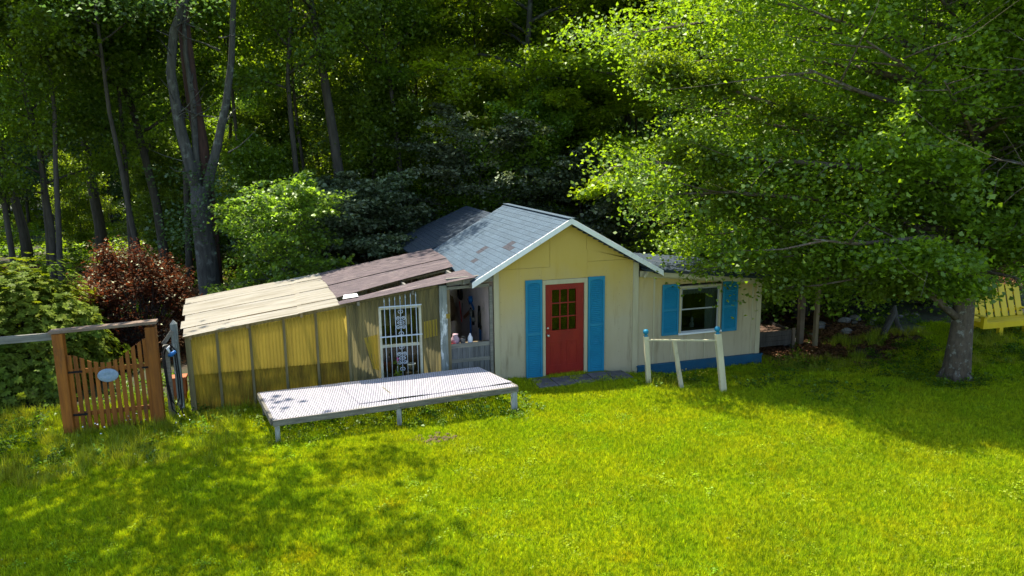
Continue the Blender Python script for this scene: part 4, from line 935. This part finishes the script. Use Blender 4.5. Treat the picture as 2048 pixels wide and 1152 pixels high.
# long low limb reaching towards the cottage
bt = bpy.data.objects['ginkgo_tree']; rs = np.random.RandomState(5); wd = MB(); LV = []
for path, r_ in (([(9.35, -3.07, 1.35), (8.75, -2.95, 1.85), (8.0, -2.8, 2.2), (6.9, -2.4, 2.6), (5.9, -1.6, 3.3), (5.0, -.9, 3.9)], .085),
                 ([(7.9, -2.8, 2.25), (7.0, -2.6, 2.24), (6.4, -2.3, 2.1), (6.0, -2.0, 2.05), (5.6, -1.8, 2.05)], .03),
                 ([(7.0, -2.6, 2.75), (6.2, -2.1, 2.75), (5.4, -1.8, 2.62), (4.6, -1.5, 2.5), (4.0, -1.3, 2.36)], .02),
                 ([(9.3, -3.0, 2.6), (8.4, -2.6, 3.3), (7.0, -2.1, 4.1), (5.3, -1.5, 4.6), (3.8, -1.0, 4.9)], .08),
                 ([(9.4, -3.0, 3.6), (8.4, -2.4, 4.5), (6.8, -1.6, 5.5), (4.9, -.9, 6.2), (3.4, -.4, 6.6)], .07)):
    pts = [Vector(p)-bt.location for p in path]; wd.tube(pts, [r_*(1-.75*i/(len(pts)-1)) for i in range(len(pts))], 7)
    A = np.array([tuple(p) for p in pts])
    for q in range(60 if r_ > .05 else 16):
        t_ = .28+.72*rs.rand() if r_ > .05 else .35+.65*rs.rand()
        p, d = at_t(A, min(.99, t_)); side = np.cross(d, [0, 0, 1.]); dd = d*.6+side*rs.choice([-1, 1])*rs.uniform(.3, 1)+np.array([0, 0, rs.normal()*.35])
        ln = rs.uniform(.35, 1.0)*(1 if r_ > .05 else .42); sb = spline(p, dd, ln, 3, rs, wob=.2); wd.tube(sb, [.012, .008, .006, .003], 3, cap=False)
        n = int((260 if r_ > .05 else 150)*ln); tq = rs.rand(n); idx = np.minimum((tq*3).astype(int), 2); fr = (tq*3-idx)[:, None]
        c = sb[idx]*(1-fr)+sb[idx+1]*fr+rs.normal(size=(n, 3))*.11
        LV.append(leaf_quads(c, .074, rs, up=.6, aspect=1.15, tip=.72))
for q in range(46):
    z = 2.3+rs.rand()*6.5; a = -1.57+rs.normal()*1.1; sb = spline((0, 0, z), (math.cos(a), math.sin(a), .35), rs.uniform(.7, 1.7), 3, rs, wob=.25)
    if z < 3.2 and rs.rand() < .4: continue
    wd.tube(sb, [.02, .014, .008, .004], 4, cap=False); n = 330; tq = rs.rand(n); idx = np.minimum((tq*3).astype(int), 2); fr = (tq*3-idx)[:, None]
    c = sb[idx]*(1-fr)+sb[idx+1]*fr+rs.normal(size=(n, 3))*.20; c = c[c[:, 2] > 2.25]
    LV.append(leaf_quads(c, .08, rs, up=.6, aspect=1.15, tip=.72))
wd.build('limb', M['bark_ginkgo'], bt, label='low limbs sweeping left over the cottage wing'); quads_obj('crown', np.concatenate(LV), L['ginkgo'], bt)

# ---- sunny maple behind the wing
mp = grow(21, 15, .25, 2.2, 5.6, 34, 100000, .135, 'round', up_lo=.1, up_hi=1.0, flat=.45, sub=8, droop=-.3, lup=.9, fill=.25)
tree('maple_tree', 'bright yellow green maple catching the sun behind the right wing of the cottage', 'tree', (10.5, 7.5, 0), mp, M['bark_dark'], L['maple'])
mp2 = grow(22, 17, .24, 3.5, 4.6, 30, 75000, .135, 'round', up_lo=.2, up_hi=1.0, flat=.45, sub=8, droop=-.3, lup=.9, fill=.25)
tree('maple_tree', 'tall yellow green maple rising behind the cottage ridge', 'tree', (5.1, 13.8, 0), mp2, M['bark_grey'], L['maple'])

# ---- forest prototypes
P_ = []
specs = [(31, 14, .20, 4.6, 3.6, 24, 36000, .115, 'tall', 'forest', 'bark_dark'),
         (32, 15, .24, 5.6, 4.0, 24, 36000, .118, 'tall', 'forest', 'bark_dark'),
         (33, 13, .16, 3.8, 3.2, 22, 30000, .11, 'tall', 'forest_yel', 'bark_dark'),
         (34, 15, .28, 6.0, 4.2, 24, 36000, .118, 'tall', 'forest', 'bark_grey'),
         (35, 12, .14, 2.0, 3.2, 24, 34000, .108, 'round', 'forest_blue', 'bark_dark'),
         (36, 14, .11, 7.0, 2.4, 14, 14000, .115, 'tall', 'forest_yel', 'bark_dark'),
         (37, 15.5, .25, 8.2, 3.6, 16, 22000, .115, 'tall', 'forest', 'bark_dark'),
         (38, 14, .15, 7.2, 3.0, 14, 16000, .11, 'tall', 'forest_yel', 'bark_dark')]
def tlab(x, y):
    return None
placed = []
pl = [(-3.8, 12.6, 7, 'tall straight dark trunked tree behind the greenhouse middle'),
      (-1.9, 12.8, 6, 'thick trunked tall tree behind the left eave of the cottage'),
      (-.9, 14.5, 7, 'slim tree right of the thick trunk behind the cottage'),
      (.3, 13.6, 7, 'slim paired tree behind the cottage ridge, left one'),
      (8.9, 15, 6, 'dark trunked tree, left of the close pair behind the sunny maple'),
      (9.9, 15.4, 6, 'dark trunked tree, right of the close pair behind the sunny maple'),
      (-12.6, 24, 6, 'dark trunk above the red leaved bush, third from the left edge'),
      (-14.3, 22, 7, 'leaning dark trunk at the far left of the wood'),
      (-10.7, 22, 7, 'crooked dark trunk over the red leaved bush'),
      (-16, 25, 6, 'dark tree cut by the left edge of the wood'),
      (-8.9, 17, 0, 'dark tree just left of the forked grey tree'),
      (-15.5, 17, 1, 'dense tree over the rhododendron'),
      (-12.5, 15.5, 2, 'leafy tree between rhododendron and forked grey tree')]
protos = []
for s in specs:
    protos.append(grow(s[0], s[1], s[2], s[3], s[4], s[5], s[6], s[7], s[8], up_lo=.35, up_hi=1.2, flat=.85, sub=7, droop=.12, lup=.15, fill=.40, wobble=.16))
first = {}
def put(k, loc, rz, sc, label, group):
    s = specs[k]
    if k not in first:
        first[k] = tree('forest_tree', label, 'tree', loc, protos[k], M[s[10]], L[s[9]], group, rz=rz, scale=sc); return first[k]
    return copy_thing(first[k], loc, rz, sc, label, group)
rr = random.Random(77)
GRP = 'trees of the wood behind the cottage'
for (x, y, k, lb) in pl:
    put(k, (x, y, float(gz(x, y))), rr.random()*6.28, rr.uniform(.9, 1.1), lb, GRP); placed.append((x, y))
def vis(x, y, mpx=150):
    v = Vector((x, y, 5))-CAM_POS; dp = v.dot(Fw); return dp > 0 and abs(v.dot(Rt)/dp*1480) < 1024+mpx
for (x, y, lb) in ((-13.6, 15, 'slim dark tree cut by the left edge over the rhododendron'), (-11.6, 13.2, 'slim dark tree above the right shoulder of the rhododendron'), (-10.1, 16.5, 'slim dark tree above the left half of the red leaved bush'),
        (-9.2, 13.5, 'nearer slim tree above the middle of the red leaved bush'), (-5.3, 14.5, 'slim dark tree just right of the forked grey tree'), (-2.9, 16, 'slim dark tree over the seam between pale and mauve greenhouse roofing'),
        (.9, 16.5, 'slim dark tree above the low corner of the rear cottage roof'), (1.9, 17.5, 'slim dark tree above the left slope of the rear cottage roof'), (3.2, 16, 'slim dark tree above the ridge of the rear cottage roof'),
        (4.2, 18, 'farther slim tree above the ridge of the rear cottage roof'), (6.7, 16.5, 'slim dark tree above the middle of the main cottage ridge'), (7.7, 17, 'slim dark tree above the front end of the main cottage ridge'), (-7.9, 15.5, 'slim dark tree directly behind the forked grey tree')):
    put(rr.choice([5, 7]), (x, y, 0), rr.random()*6.28, rr.uniform(.85, 1.1), lb, 'slim trees at the wood edge'); placed.append((x, y))
tries = 0; nfar = 0
while nfar < 125 and tries < 6000:
    tries += 1
    y = 11.5+rr.random()**1.1*50; x = -40+rr.random()*95
    if not vis(x, y, 500) or 27 < y < 39: continue
    if y < 17 and (-5 < x < 7): 
        if y < 14.5: continue
    if min(((x-a)**2+(y-b_)**2) for a, b_ in placed) < (2.1+y*.03)**2: continue
    if (x-4.7)**2+(y-14)**2 < 9 or (x-10.5)**2+(y-7.5)**2 < 12 or (x+6.7)**2+(y-10)**2 < 12: continue
    k = rr.choice([0, 2, 3, 4, 5, 5, 7, 7, 6, 6]) if y < 27 else rr.choice([0, 1, 2, 3, 4, 2, 4])
    put(k, (x, y, float(gz(x, y))), rr.random()*6.28, rr.uniform(.8, 1.25), 'leafy tree standing deep in the crowded wood behind the cottage', GRP); placed.append((x, y)); nfar += 1
# understorey saplings
us = [grow(51, 6.5, .06, .5, 2.3, 26, 24000, .105, 'tall', up_lo=.3, up_hi=1.1, flat=.7, sub=6, lup=.3, fill=.38, wobble=.3),
      grow(52, 5.0, .05, .3, 2.4, 24, 22000, .105, 'round', up_lo=.3, up_hi=1.0, flat=.7, sub=6, lup=.3, fill=.38, wobble=.3)]
fu = {}
tries = 0; nu = 0
while nu < 48 and tries < 5000:
    tries += 1
    y = 10.5+rr.random()**1.1*28; x = -30+rr.random()*65
    if not vis(x, y, 300): continue
    if (x+6.7)**2+(y-10)**2 < 4: continue
    if x < -7 and 9 < y < 20: continue
    k = rr.randrange(2); lb = 'young leafy sapling growing under the taller trees of the wood'
    if k not in fu: fu[k] = tree('sapling', lb, 'sapling', (x, y, float(gz(x, y))), us[k], M['bark_dark'], L['forest'] if k else L['forest_yel'], 'saplings under the wood', rz=1)
    else: copy_thing(fu[k], (x, y, float(gz(x, y))), rr.random()*6.28, rr.uniform(.7, 1.2), lb, 'saplings under the wood')
    nu += 1

gfar = 0; tries = 0
while gfar < 46 and tries < 3000:
    tries += 1; y = 44+rr.random()*24; x = -45+rr.random()*100
    if not vis(x, y, 250): continue
    k = rr.randrange(2); gfar += 1
    copy_thing(fu[k], (x, y, float(gz(x, y))), rr.random()*6.28, rr.uniform(1.3, 2.0), 'low bushy tree closing the far side of the wood', 'bushy trees at the far side of the wood')

# ---- forked old tree
ft = thing('forked_tree', 'old grey lichen covered tree forking into several stems left of the greenhouse', 'tree', (-6.65, 10, 0))
w = MB()
def stem(pts, r0, r1, n=9):
    A = [Vector(p) for p in pts]; w.tube(A, [r0+(r1-r0)*i/(len(A)-1) for i in range(len(A))], n)
stem([(.08, 0, -.3), (.02, 0, .8), (0, 0, 2.0), (-.05, 0, 3.0), (-.02, 0, 4.0)], .36, .27, 12)
stem([(-.05, 0, 3.5), (-.22, 0, 4.6), (-.45, .1, 5.9), (-.55, .1, 7.4), (-.35, 0, 8.6), (.1, 0, 9.6), (.5, -.2, 12)], .20, .08)
stem([(.10, 0, 3.6), (.3, 0, 4.3), (.62, 0, 5.3), (.95, 0, 6.5), (1.2, .1, 7.8), (1.4, .1, 9.6), (1.5, .3, 12)], .17, .06)
stem([(-.05, .05, 3.6), (-.05, .1, 5), (.0, .1, 6.5), (-.1, .2, 8), (0, .1, 10)], .12, .05)
rs = np.random.RandomState(9)
for q in range(26):
    z = rs.uniform(4.5, 9.5); a = rs.rand()*6.28; x0 = rs.choice([-.45, .9, 0])
    sb = spline((x0, 0, z), (math.cos(a), math.sin(a)*.6, rs.uniform(-.1, .7)), rs.uniform(.6, 1.8), 4, rs, wob=.5); w.tube(sb, [.03, .022, .015, .01, .005], 4, cap=False)
w.build('trunk', M['bark_grey'], ft)
w = MB(); stem([(.15, .35, -.3), (.15, .4, 3), (.1, .4, 5.2), (-.05, .4, 7), (-.1, .4, 9), (0, .4, 12)], .26, .16, 10); w.build('trunk', M['bark_red'], ft, label='reddish dark middle stem')
V = []
for q in range(12):
    z = rs.uniform(8.2, 12); a = rs.rand()*6.28; r_ = rs.uniform(.8, 3); c = np.array([math.cos(a)*r_, math.sin(a)*r_, z])
    V.append(leaf_quads(c+rs.normal(size=(240, 3))*np.array([.6, .6, .3]), .12, rs, up=.9))
for q in range(16):
    z = rs.uniform(2.2, 4.4); a = rs.rand()*6.28; r_ = rs.uniform(.4, 1.4); c = np.array([math.cos(a)*r_, math.sin(a)*r_, z])
    V.append(leaf_quads(c+rs.normal(size=(90, 3))*np.array([.4, .4, .25]), .10, rs, up=.9))
quads_obj('crown', np.concatenate(V), L['forest_blue'], ft)

# ---- shrubs
def bush(seed, rx, ry, h, n, size, up=.5, shells=14, aspect=.9, fill=.9, tip=.6):
    rs = np.random.RandomState(seed); wood = MB(); LP = []
    for q in range(shells*3):
        a = rs.rand()*6.28; e = math.asin(rs.rand()**.8*.98); k = rs.uniform(.72, 1.0)
        c = np.array([math.cos(a)*math.cos(e)*rx*k, math.sin(a)*math.cos(e)*ry*k, .12*h+math.sin(e)*h*.85*k])
        sb = spline((rs.normal()*.1, rs.normal()*.1, -.05), c/np.linalg.norm(c)+np.array([0, 0, .4]), np.linalg.norm(c), 4, rs, wob=.3)
        sb = sb+(c-sb[-1])*np.linspace(0, 1, 5)[:, None]
        wood.tube(sb, [.035, .028, .02, .012, .006], 4, cap=False)
        m_ = int(n/(shells*3)); LP.append(c+rs.normal(size=(m_, 3))*np.array([rx, ry, h*.7])*.16*fill)
    P = np.concatenate(LP); P = P[P[:, 2] > .02]
    return wood, leaf_quads(P, size, rs, up=up, aspect=aspect, tip=tip)
def whorls(seed, rx, ry, h, nw):
    """rhododendron: leaf rosettes all over a dome"""
    rs = np.random.RandomState(seed); wood = MB(); V = []
    for q in range(nw):
        a = rs.rand()*6.28; e = math.asin(rs.rand()*.99); lump = 1+.12*math.sin(a*5+1)*math.cos(e*6)+.07*math.sin(a*11)
        k = rs.uniform(.78, 1.02)*lump
        c = np.array([math.cos(a)*math.cos(e)*rx*k, math.sin(a)*math.cos(e)*ry*k, .05+math.sin(e)*h*k])
        nrm = norm(c*np.array([1/rx, 1/ry, 1.4/h])+np.array([0, 0, .5])+rs.normal(size=3)*.4); m_ = rs.randint(7, 12)
        an = np.linspace(0, 6.28, m_, endpoint=False)+rs.rand()
        t1 = norm(np.cross(nrm, [0, .3, 1.])); t2 = np.cross(nrm, t1)
        d = t1*np.cos(an)[:, None]+t2*np.sin(an)[:, None]+nrm*rs.uniform(.0, .55)
        d = norm(d); L_ = .105*rs.uniform(.75, 1.2, m_)[:, None]; s = norm(np.cross(d, nrm)); w_ = .023
        Vq = np.empty((m_, 4, 3)); Vq[:, 0] = c; Vq[:, 2] = c+d*L_-nrm*.02; Vq[:, 1] = c+d*L_*.55+s*w_; Vq[:, 3] = c+d*L_*.55-s*w_; V.append(Vq)
    for q in range(40):
        a = rs.rand()*6.28; e = rs.rand()*1.3; c = np.array([math.cos(a)*math.cos(e)*rx, math.sin(a)*math.cos(e)*ry, math.sin(e)*h])*.85
        wood.tube([(0, 0, -.05), tuple(c*.5+np.array([0, 0, .2])), tuple(c)], [.04, .025, .01], 4, cap=False)
    return wood, np.concatenate(V)
tree('rhododendron', 'rounded glossy green rhododendron behind the gate at the left edge', 'shrub', (-10.1, 3.2, 0), whorls(61, 2.1, 1.9, 2.6, 6800), M['bark_dark'], L['rhodo'], trunkname='stem', crownname='foliage')
tree('rhododendron', 'lower dark rhododendron filling the corner behind the grey fence rail', 'shrub', (-12.3, 1.6, 0), whorls(62, 1.8, 1.6, 2.1, 3600), M['bark_dark'], L['rhodo'], trunkname='stem', crownname='foliage')
tree('japanese_maple', 'dark red leaved bush between the rhododendron and the greenhouse', 'shrub', (-7.9, 5.2, 0), bush(63, 1.55, 1.3, 2.8, 26000, .085, up=1.2, shells=24, aspect=.5, fill=.62), M['bark_dark'], L['redmaple'], trunkname='stem', crownname='foliage')
tree('young_tree', 'small light green tree leaning over the back of the greenhouse roof', 'tree', (-4.6, 7.0, 0), grow(64, 3.9, .06, .8, 1.75, 24, 13000, .10, 'round', up_lo=0, up_hi=.9, flat=.4, sub=6, wobble=.2, fill=.3), M['bark_grey'], L['forest'])
w = MB(); rs = np.random.RandomState(4)
for q in range(7):
    sb = spline((0, 0, .3), (rs.normal()*.5, -.2, 1.2), rs.uniform(1.6, 2.6), 6, rs, wob=.7); w.tube(sb, [.035, .03, .024, .018, .012, .008, .004], 5)
t = thing('bare_shrub', 'bare twisted grey branches rising behind the greenhouse roof', 'shrub', (-3.9, 5.6, 0)); w.tube([(0, 0, -.1), (0, 0, .4)], [.06, .04], 6); w.build('branches', M['bark_grey'], t)
dogs = [(-1.6, 9.6, 3.4, 2.6, 'grey green layered shrub behind the left end of the cottage roof'), (2.4, 11.4, 5.6, 3.0, 'tall grey green dogwood rising behind the cottage ridge'),
        (6.0, 9.2, 4.3, 2.8, 'spreading grey green dogwood behind the right wing roof'), (8.6, 5.6, 3.2, 2.2, 'lower grey green dogwood close behind the right wing'), (-3.2, 11.0, 3.4, 2.3, 'bushy dogwood in the gap between greenhouse roof and cottage roof')]
for k, (x, y, h, r_, lb) in enumerate(dogs):
    tree('dogwood', lb, 'shrub', (x, y, 0), grow(70+k, h, .07, .4, r_, 26, 19000, .12, 'round', up_lo=.0, up_hi=.7, flat=.22, sub=7, wobble=.2, fill=.3, lup=1.3, droop=-.15), M['bark_dark'], L['dogwood'])
# dark understorey right of the cottage
for k, (x, y, h, r_, lb) in enumerate([(8.6, 3.2, 2.4, 1.3, 'leafy bush behind the timber planter at the cottage corner'), (10.6, 3.4, 2.8, 1.5, 'dark leafy bush behind the rocks'),
        (12.6, 3.6, 2.6, 1.6, 'dark leafy bush behind the pale stump'), (15.0, 3.0, 3.0, 1.7, 'leafy bush behind the yellow bench'), (17.6, 3.4, 3.4, 1.9, 'leafy bush right of the yellow bench'), (7.3, 4.6, 2.2, 1.0, 'small bush behind the blue tub'), (16.6, 6.2, 4.2, 2.4, 'tall bush at the right edge behind the bench bushes'), (13.2, 6.6, 3.8, 2.2, 'tall dark bush at the back of the clearing left of the bench'), (20.5, 6.0, 4.2, 2.4, 'tall bush cut by the right edge of the picture')]):
    tree('understorey_bush', lb, 'shrub', (x, y, 0), bush(80+k, r_, r_*.8, h, 8000, .11, up=.7, shells=12), M['bark_dark'], L['forest'], trunkname='stem', crownname='foliage')
tree('shade_tree', 'tree beyond the left edge whose high branches shade the lawn', 'tree', (-12.9, -.9, 0), grow(91, 16, .3, 8.8, 4.6, 24, 19000, .2, 'round', up_lo=.12, up_hi=.9, flat=.3, sub=6, fill=.34, droop=-.05, lenfun=lambda az, f: 1.45 if math.cos(az) > .1 else .9), M['bark_grey'], L['forest'])
w = MB(); 

# ------------------------------------------------------------------ grass and ground cover
hid = bpy.data.collections.new('plant_patches')       # sources for the scattered stuff, not linked to the scene
def blades(seed, n, size, hmin, hmax, wid, clump=.5, lay=.5):
    """blades gathered in tufts of uneven height, each tuft splayed outwards"""
    rs = np.random.RandomState(seed); nt_ = max(6, n//26); T = (rs.rand(nt_, 2)-.5)*size; th_ = rs.rand(nt_)**1.5
    k = rs.randint(0, nt_, n); off = rs.normal(size=(n, 2))*size*.035; P = T[k]+off
    h = (hmin+(hmax-hmin)*rs.rand(n))*(1-clump+clump*1.6*th_[k]); ln = rs.rand(n)*lay
    a = np.arctan2(off[:, 1], off[:, 0])+rs.normal(size=n)*.8
    d = np.stack([np.cos(a), np.sin(a)], -1); b = rs.rand(n)*6.28; s = np.stack([np.cos(b), np.sin(b)], -1)*wid*.5*rs.uniform(.6, 1.5, n)[:, None]
    V = np.zeros((n, 4, 3)); V[:, 0, :2] = P-s; V[:, 1, :2] = P+s
    tipp = P+d*(h*ln)[:, None]
    V[:, 0, 2] = V[:, 1, 2] = -.01
    V[:, 2, :2] = tipp+s*.12; V[:, 3, :2] = tipp-s*.12; V[:, 2, 2] = V[:, 3, 2] = h*np.sqrt(np.maximum(.05, 1-ln**2*.7))
    return V
def broad(seed, n, size, lsz, hmax):
    rs = np.random.RandomState(seed); P = np.zeros((n, 3)); nc = 7; cc = (rs.rand(nc, 2)-.5)*size; k = rs.randint(0, nc, n)
    P[:, :2] = cc[k]+rs.normal(size=(n, 2))*size*.09; P[:, 2] = rs.rand(n)*hmax*rs.rand(nc)[k]
    return leaf_quads(P, lsz, rs, up=1.0, aspect=.7)
def flowers(seed, n, size, h, r_):
    rs = np.random.RandomState(seed); V = np.zeros((n*2, 4, 3))
    for i in range(n):
        x, y = (rs.rand(2)-.5)*size; z = h*rs.uniform(.6, 1.2)
        for q in range(2):
            a = q*.78
            for c in range(4): V[i*2+q, c] = (x+r_*math.cos(a+c*1.57), y+r_*math.sin(a+c*1.57), z+.003*q+.4*r_*math.sin(a+c*1.57))
    return V
def make_scatter(name, label, protos_, pts, scl, seed, cat=None):
    coll = bpy.data.collections.new(name+'_patches')
    for k, (V, mt) in enumerate(protos_):
        o = quads_obj(name+'_patch', V, mt, link=False); coll.objects.link(o)
    me = bpy.data.meshes.new(name); me.from_pydata(pts.tolist(), [], []); me.update()
    o = bpy.data.objects.new(name, me); COL.objects.link(o); tag(o, label, kind='stuff')
    ng = bpy.data.node_groups.new(name, 'GeometryNodeTree')
    ng.interface.new_socket('Geometry', in_out='INPUT', socket_type='NodeSocketGeometry'); ng.interface.new_socket('Geometry', in_out='OUTPUT', socket_type='NodeSocketGeometry')
    gi = ng.nodes.new('NodeGroupInput'); go = ng.nodes.new('NodeGroupOutput')
    ip = ng.nodes.new('GeometryNodeInstanceOnPoints'); ci = ng.nodes.new('GeometryNodeCollectionInfo')
    ci.inputs['Collection'].default_value = coll; ci.inputs['Separate Children'].default_value = True; ci.inputs['Reset Children'].default_value = True
    ip.inputs['Pick Instance'].default_value = True
    r1 = ng.nodes.new('FunctionNodeRandomValue'); r1.data_type = 'FLOAT_VECTOR'; r1.inputs[0].default_value = (0, 0, 0); r1.inputs[1].default_value = (0, 0, 6.283); r1.inputs['Seed'].default_value = seed
    r2 = ng.nodes.new('FunctionNodeRandomValue'); r2.data_type = 'FLOAT'; r2.inputs[2].default_value = scl[0]; r2.inputs[3].default_value = scl[1]; r2.inputs['Seed'].default_value = seed+1
    ri = ng.nodes.new('FunctionNodeRandomValue'); ri.data_type = 'INT'; ri.inputs[4].default_value = 0; ri.inputs[5].default_value = len(protos_)-1; ri.inputs['Seed'].default_value = seed+2
    lk = ng.links.new
    lk(gi.outputs[0], ip.inputs['Points']); lk(ci.outputs[0], ip.inputs['Instance']); lk(r1.outputs[0], ip.inputs['Rotation']); lk(r2.outputs[1], ip.inputs['Scale']); lk(ri.outputs[2], ip.inputs['Instance Index']); lk(ip.outputs[0], go.inputs[0])
    md = o.modifiers.new('scatter', 'NODES'); md.node_group = ng
    return o
def inside_building(x, y):
    return ((x > -.05) & (x < 6.8) & (y > -.05) & (y < 8.7)) | ((x > -6.2) & (x < .1) & (y > .0) & (y < 4.1))
def grid_pts(x0, x1, y0, y1, step, seed, keep=None, jit=.4):
    rs = np.random.RandomState(seed); X, Y = np.meshgrid(np.arange(x0, x1, step), np.arange(y0, y1, step)); X = X.ravel()+rs.normal(size=X.size)*step*jit; Y = Y.ravel()+rs.normal(size=Y.size)*step*jit
    # keep what the camera region can see, with a margin
    vx, vy = X-CAM_POS.x, Y-CAM_POS.y; dp = vx*F0.x+vy*F0.y; lt = vx*R0.x+vy*R0.y
    k = (dp > 3) & (np.abs(lt) < dp*.80+1.5) & ~inside_building(X, Y)
    if keep is not None: k &= keep(X, Y, rs)
    X, Y = X[k], Y[k]; return np.stack([X, Y, gz(X, Y)], -1)
G = L['grass']
lawn_p = [(blades(100+k, 4200, .74, .022, .075, .010, .6, 1.0), G) for k in range(8)]
def paver_out(X, Y, rs): return ~((X > .75) & (X < 2.95) & (Y > -.85) & (Y < -.1))
def soil_out(X, Y): return ((X+1.89)/.42)**2+((Y+2.86)/.25)**2 > 1
make_scatter('lawn_grass', 'short bright mown lawn grass', lawn_p, grid_pts(-14, 20, -11.5, 1.0, .36, 1, lambda X, Y, rs: paver_out(X, Y, rs) & soil_out(X, Y) & ((X < 7.0) | (Y < -1.0+.25*np.sin(X*3)+.75*np.clip((X-10)/3, 0, 1)*2)), .2), (.85, 1.2), 3)
tall_p = [(blades(120+k, 240, .45, .07, .24, .010, .4, .7), L['tall']) for k in range(4)]
def tall_keep(X, Y, rs):
    n_ = np.sin(X*1.3+.5)*np.sin(Y*1.7)+rs.normal(size=X.size)*.35
    left = (X < -5.3-.0*Y) & (Y > -2.9-.35*np.sin(X*1.1)+.12*(X+7)) & (n_ > -.75)
    base = (X > -6.1) & (X < -.3) & (Y > -.75) & (n_ > -.15)
    wing = (X > 2.9) & (X < 7.2) & (Y > -1.6) & (Y < -.7) & (n_ > .3)
    farr = (X > 6.4) & (Y > -2.8) & (Y < .8) & (n_ > .35)
    under = (X > -4.8) & (X < -.2) & (Y > -2.3) & (Y < -.4) & (n_ > .55)
    return left | base | wing | farr | under
make_scatter('tall_grass', 'uncut tall grass round the gate and along the walls', tall_p, grid_pts(-14, 18, -5, 1.2, .30, 2, tall_keep), (.7, 1.25), 8)
weed_p = [(broad(130+k, 150, .5, .055, .20), L['weed']) for k in range(4)]
def weed_keep(X, Y, rs):
    n_ = np.sin(X*1.9+.5)*np.sin(Y*1.3+2)+rs.normal(size=X.size)*.5
    under = (X > -4.8) & (X < .1) & (Y > -2.35) & (Y < -.5)
    return under | ((X < -5.5) & (Y > -2.6) & (n_ > .1)) | ((X > 2.9) & (X < 12) & (Y > -2.6) & (Y < -.2) & (n_ > .3)) | ((Y > -.8) & (X < -.2) & (X > -6.1) & (n_ > .3)) | ((X > 7.3) & (Y > -2) & (Y < 2.5) & (n_ > .6)) | ((X > 5.5) & (Y > -3.6) & (Y < -.3) & (n_ > -.1)) | (((X-9.5)**2+(Y+3.05)**2 < .6) & (rs.rand(X.size) < .8))
make_scatter('broadleaf_weeds', 'broad leaved weeds under the low table and along the beds', weed_p, grid_pts(-14, 18, -5, 3.0, .34, 4, weed_keep), (.6, 1.2), 15)
cl_p = [(broad(140+k, 520, .7, .030, .07), L['clover']) for k in range(3)]
make_scatter('clover', 'small patches of clover in the lawn', cl_p, grid_pts(-13, 12, -11, -1.5, .85, 5, lambda X, Y, rs: rs.rand(X.size) < .75), (.7, 1.3), 21)
lit_p = [(leaf_quads(np.concatenate([(np.random.RandomState(150+k).rand(420, 2)-.5)*.9, np.random.RandomState(k).rand(420, 1)*.02+.01], 1), .06, np.random.RandomState(k), up=3), L['litter']) for k in range(3)]
make_scatter('leaf_litter', 'brown fallen leaves on the woodland floor', lit_p, grid_pts(-25, 25, -1.2, 24, .6, 6, lambda X, Y, rs: ((X > 7) & (X < 11.5) | (Y > 4.3) | (X < -7)) & (rs.rand(X.size) < .8) & ((X > -5) | (Y > 4))), (.8, 1.3), 25)
fl_p = [(flowers(160, 5, .6, .05, .009), M['flower_white'])]
make_scatter('clover_flowers', 'tiny white clover flowers in the left lawn', fl_p, grid_pts(-11, 4, -7.5, -1, .7, 7, lambda X, Y, rs: rs.rand(X.size) < np.clip(.35-(X+8)*.09, .0, 1)), (.8, 1.3), 31)
fl_p = [(flowers(161, 10, .5, .26, .016), M['flower_yellow'])]
make_scatter('yellow_wildflowers', 'small yellow wildflowers by the leaning posts', fl_p, np.array([[3.9, -1.5, 0], [4.2, -1.2, -.1], [3.6, -1.8, 0], [-5.6, -.5, 0], [4.6, -1.3, -.1]]), (.7, 1.1), 35)
fl_p = [(flowers(162, 5, .5, .30, .014), M['flower_white'])]
make_scatter('white_wildflowers', 'small white daisies in the tall grass by the gate', fl_p, np.array([[-8.6, -1.3, 0], [-7.6, -1.3, 0], [-9.2, -1.9, 0], [-6.3, -.9, 0], [-8.1, -2.1, 0], [-6.9, -1.0, 0]]), (.7, 1.1), 37)
# sedge-like woodland plants: light green undergrowth deep in the wood
ug = [(broad(170+k, 260, 1.4, .14, .6), L['forest_yel']) for k in range(3)]
make_scatter('undergrowth', 'low green undergrowth on the floor of the wood', ug, grid_pts(-35, 45, 9, 62, 1.6, 9, lambda X, Y, rs: rs.rand(X.size) < .85), (.7, 1.4), 41)
# foxglove-like stem before the barred window
t = thing('wildflower', 'tall flowering weed with a pink tip before the barred window', 'flower', (-2.15, -.35, 0))
rs = np.random.RandomState(3); MB().tube([(0, 0, -.02), (.02, 0, .4), (.0, 0, .80)], [.008, .006, .003], 5).build('stem', L['weed'], t)
z = rs.rand(60)*.7+.05; quads_obj('leaves', leaf_quads(np.stack([rs.normal(size=60)*.02, rs.normal(size=60)*.02, z], -1), .11, rs, up=.3, aspect=.4), L['weed'], t)
z = rs.rand(26)*.12+.72; quads_obj('petals', leaf_quads(np.stack([rs.normal(size=26)*.008, rs.normal(size=26)*.008, z], -1), .022, rs, up=.3), M['flower_pink'], t)
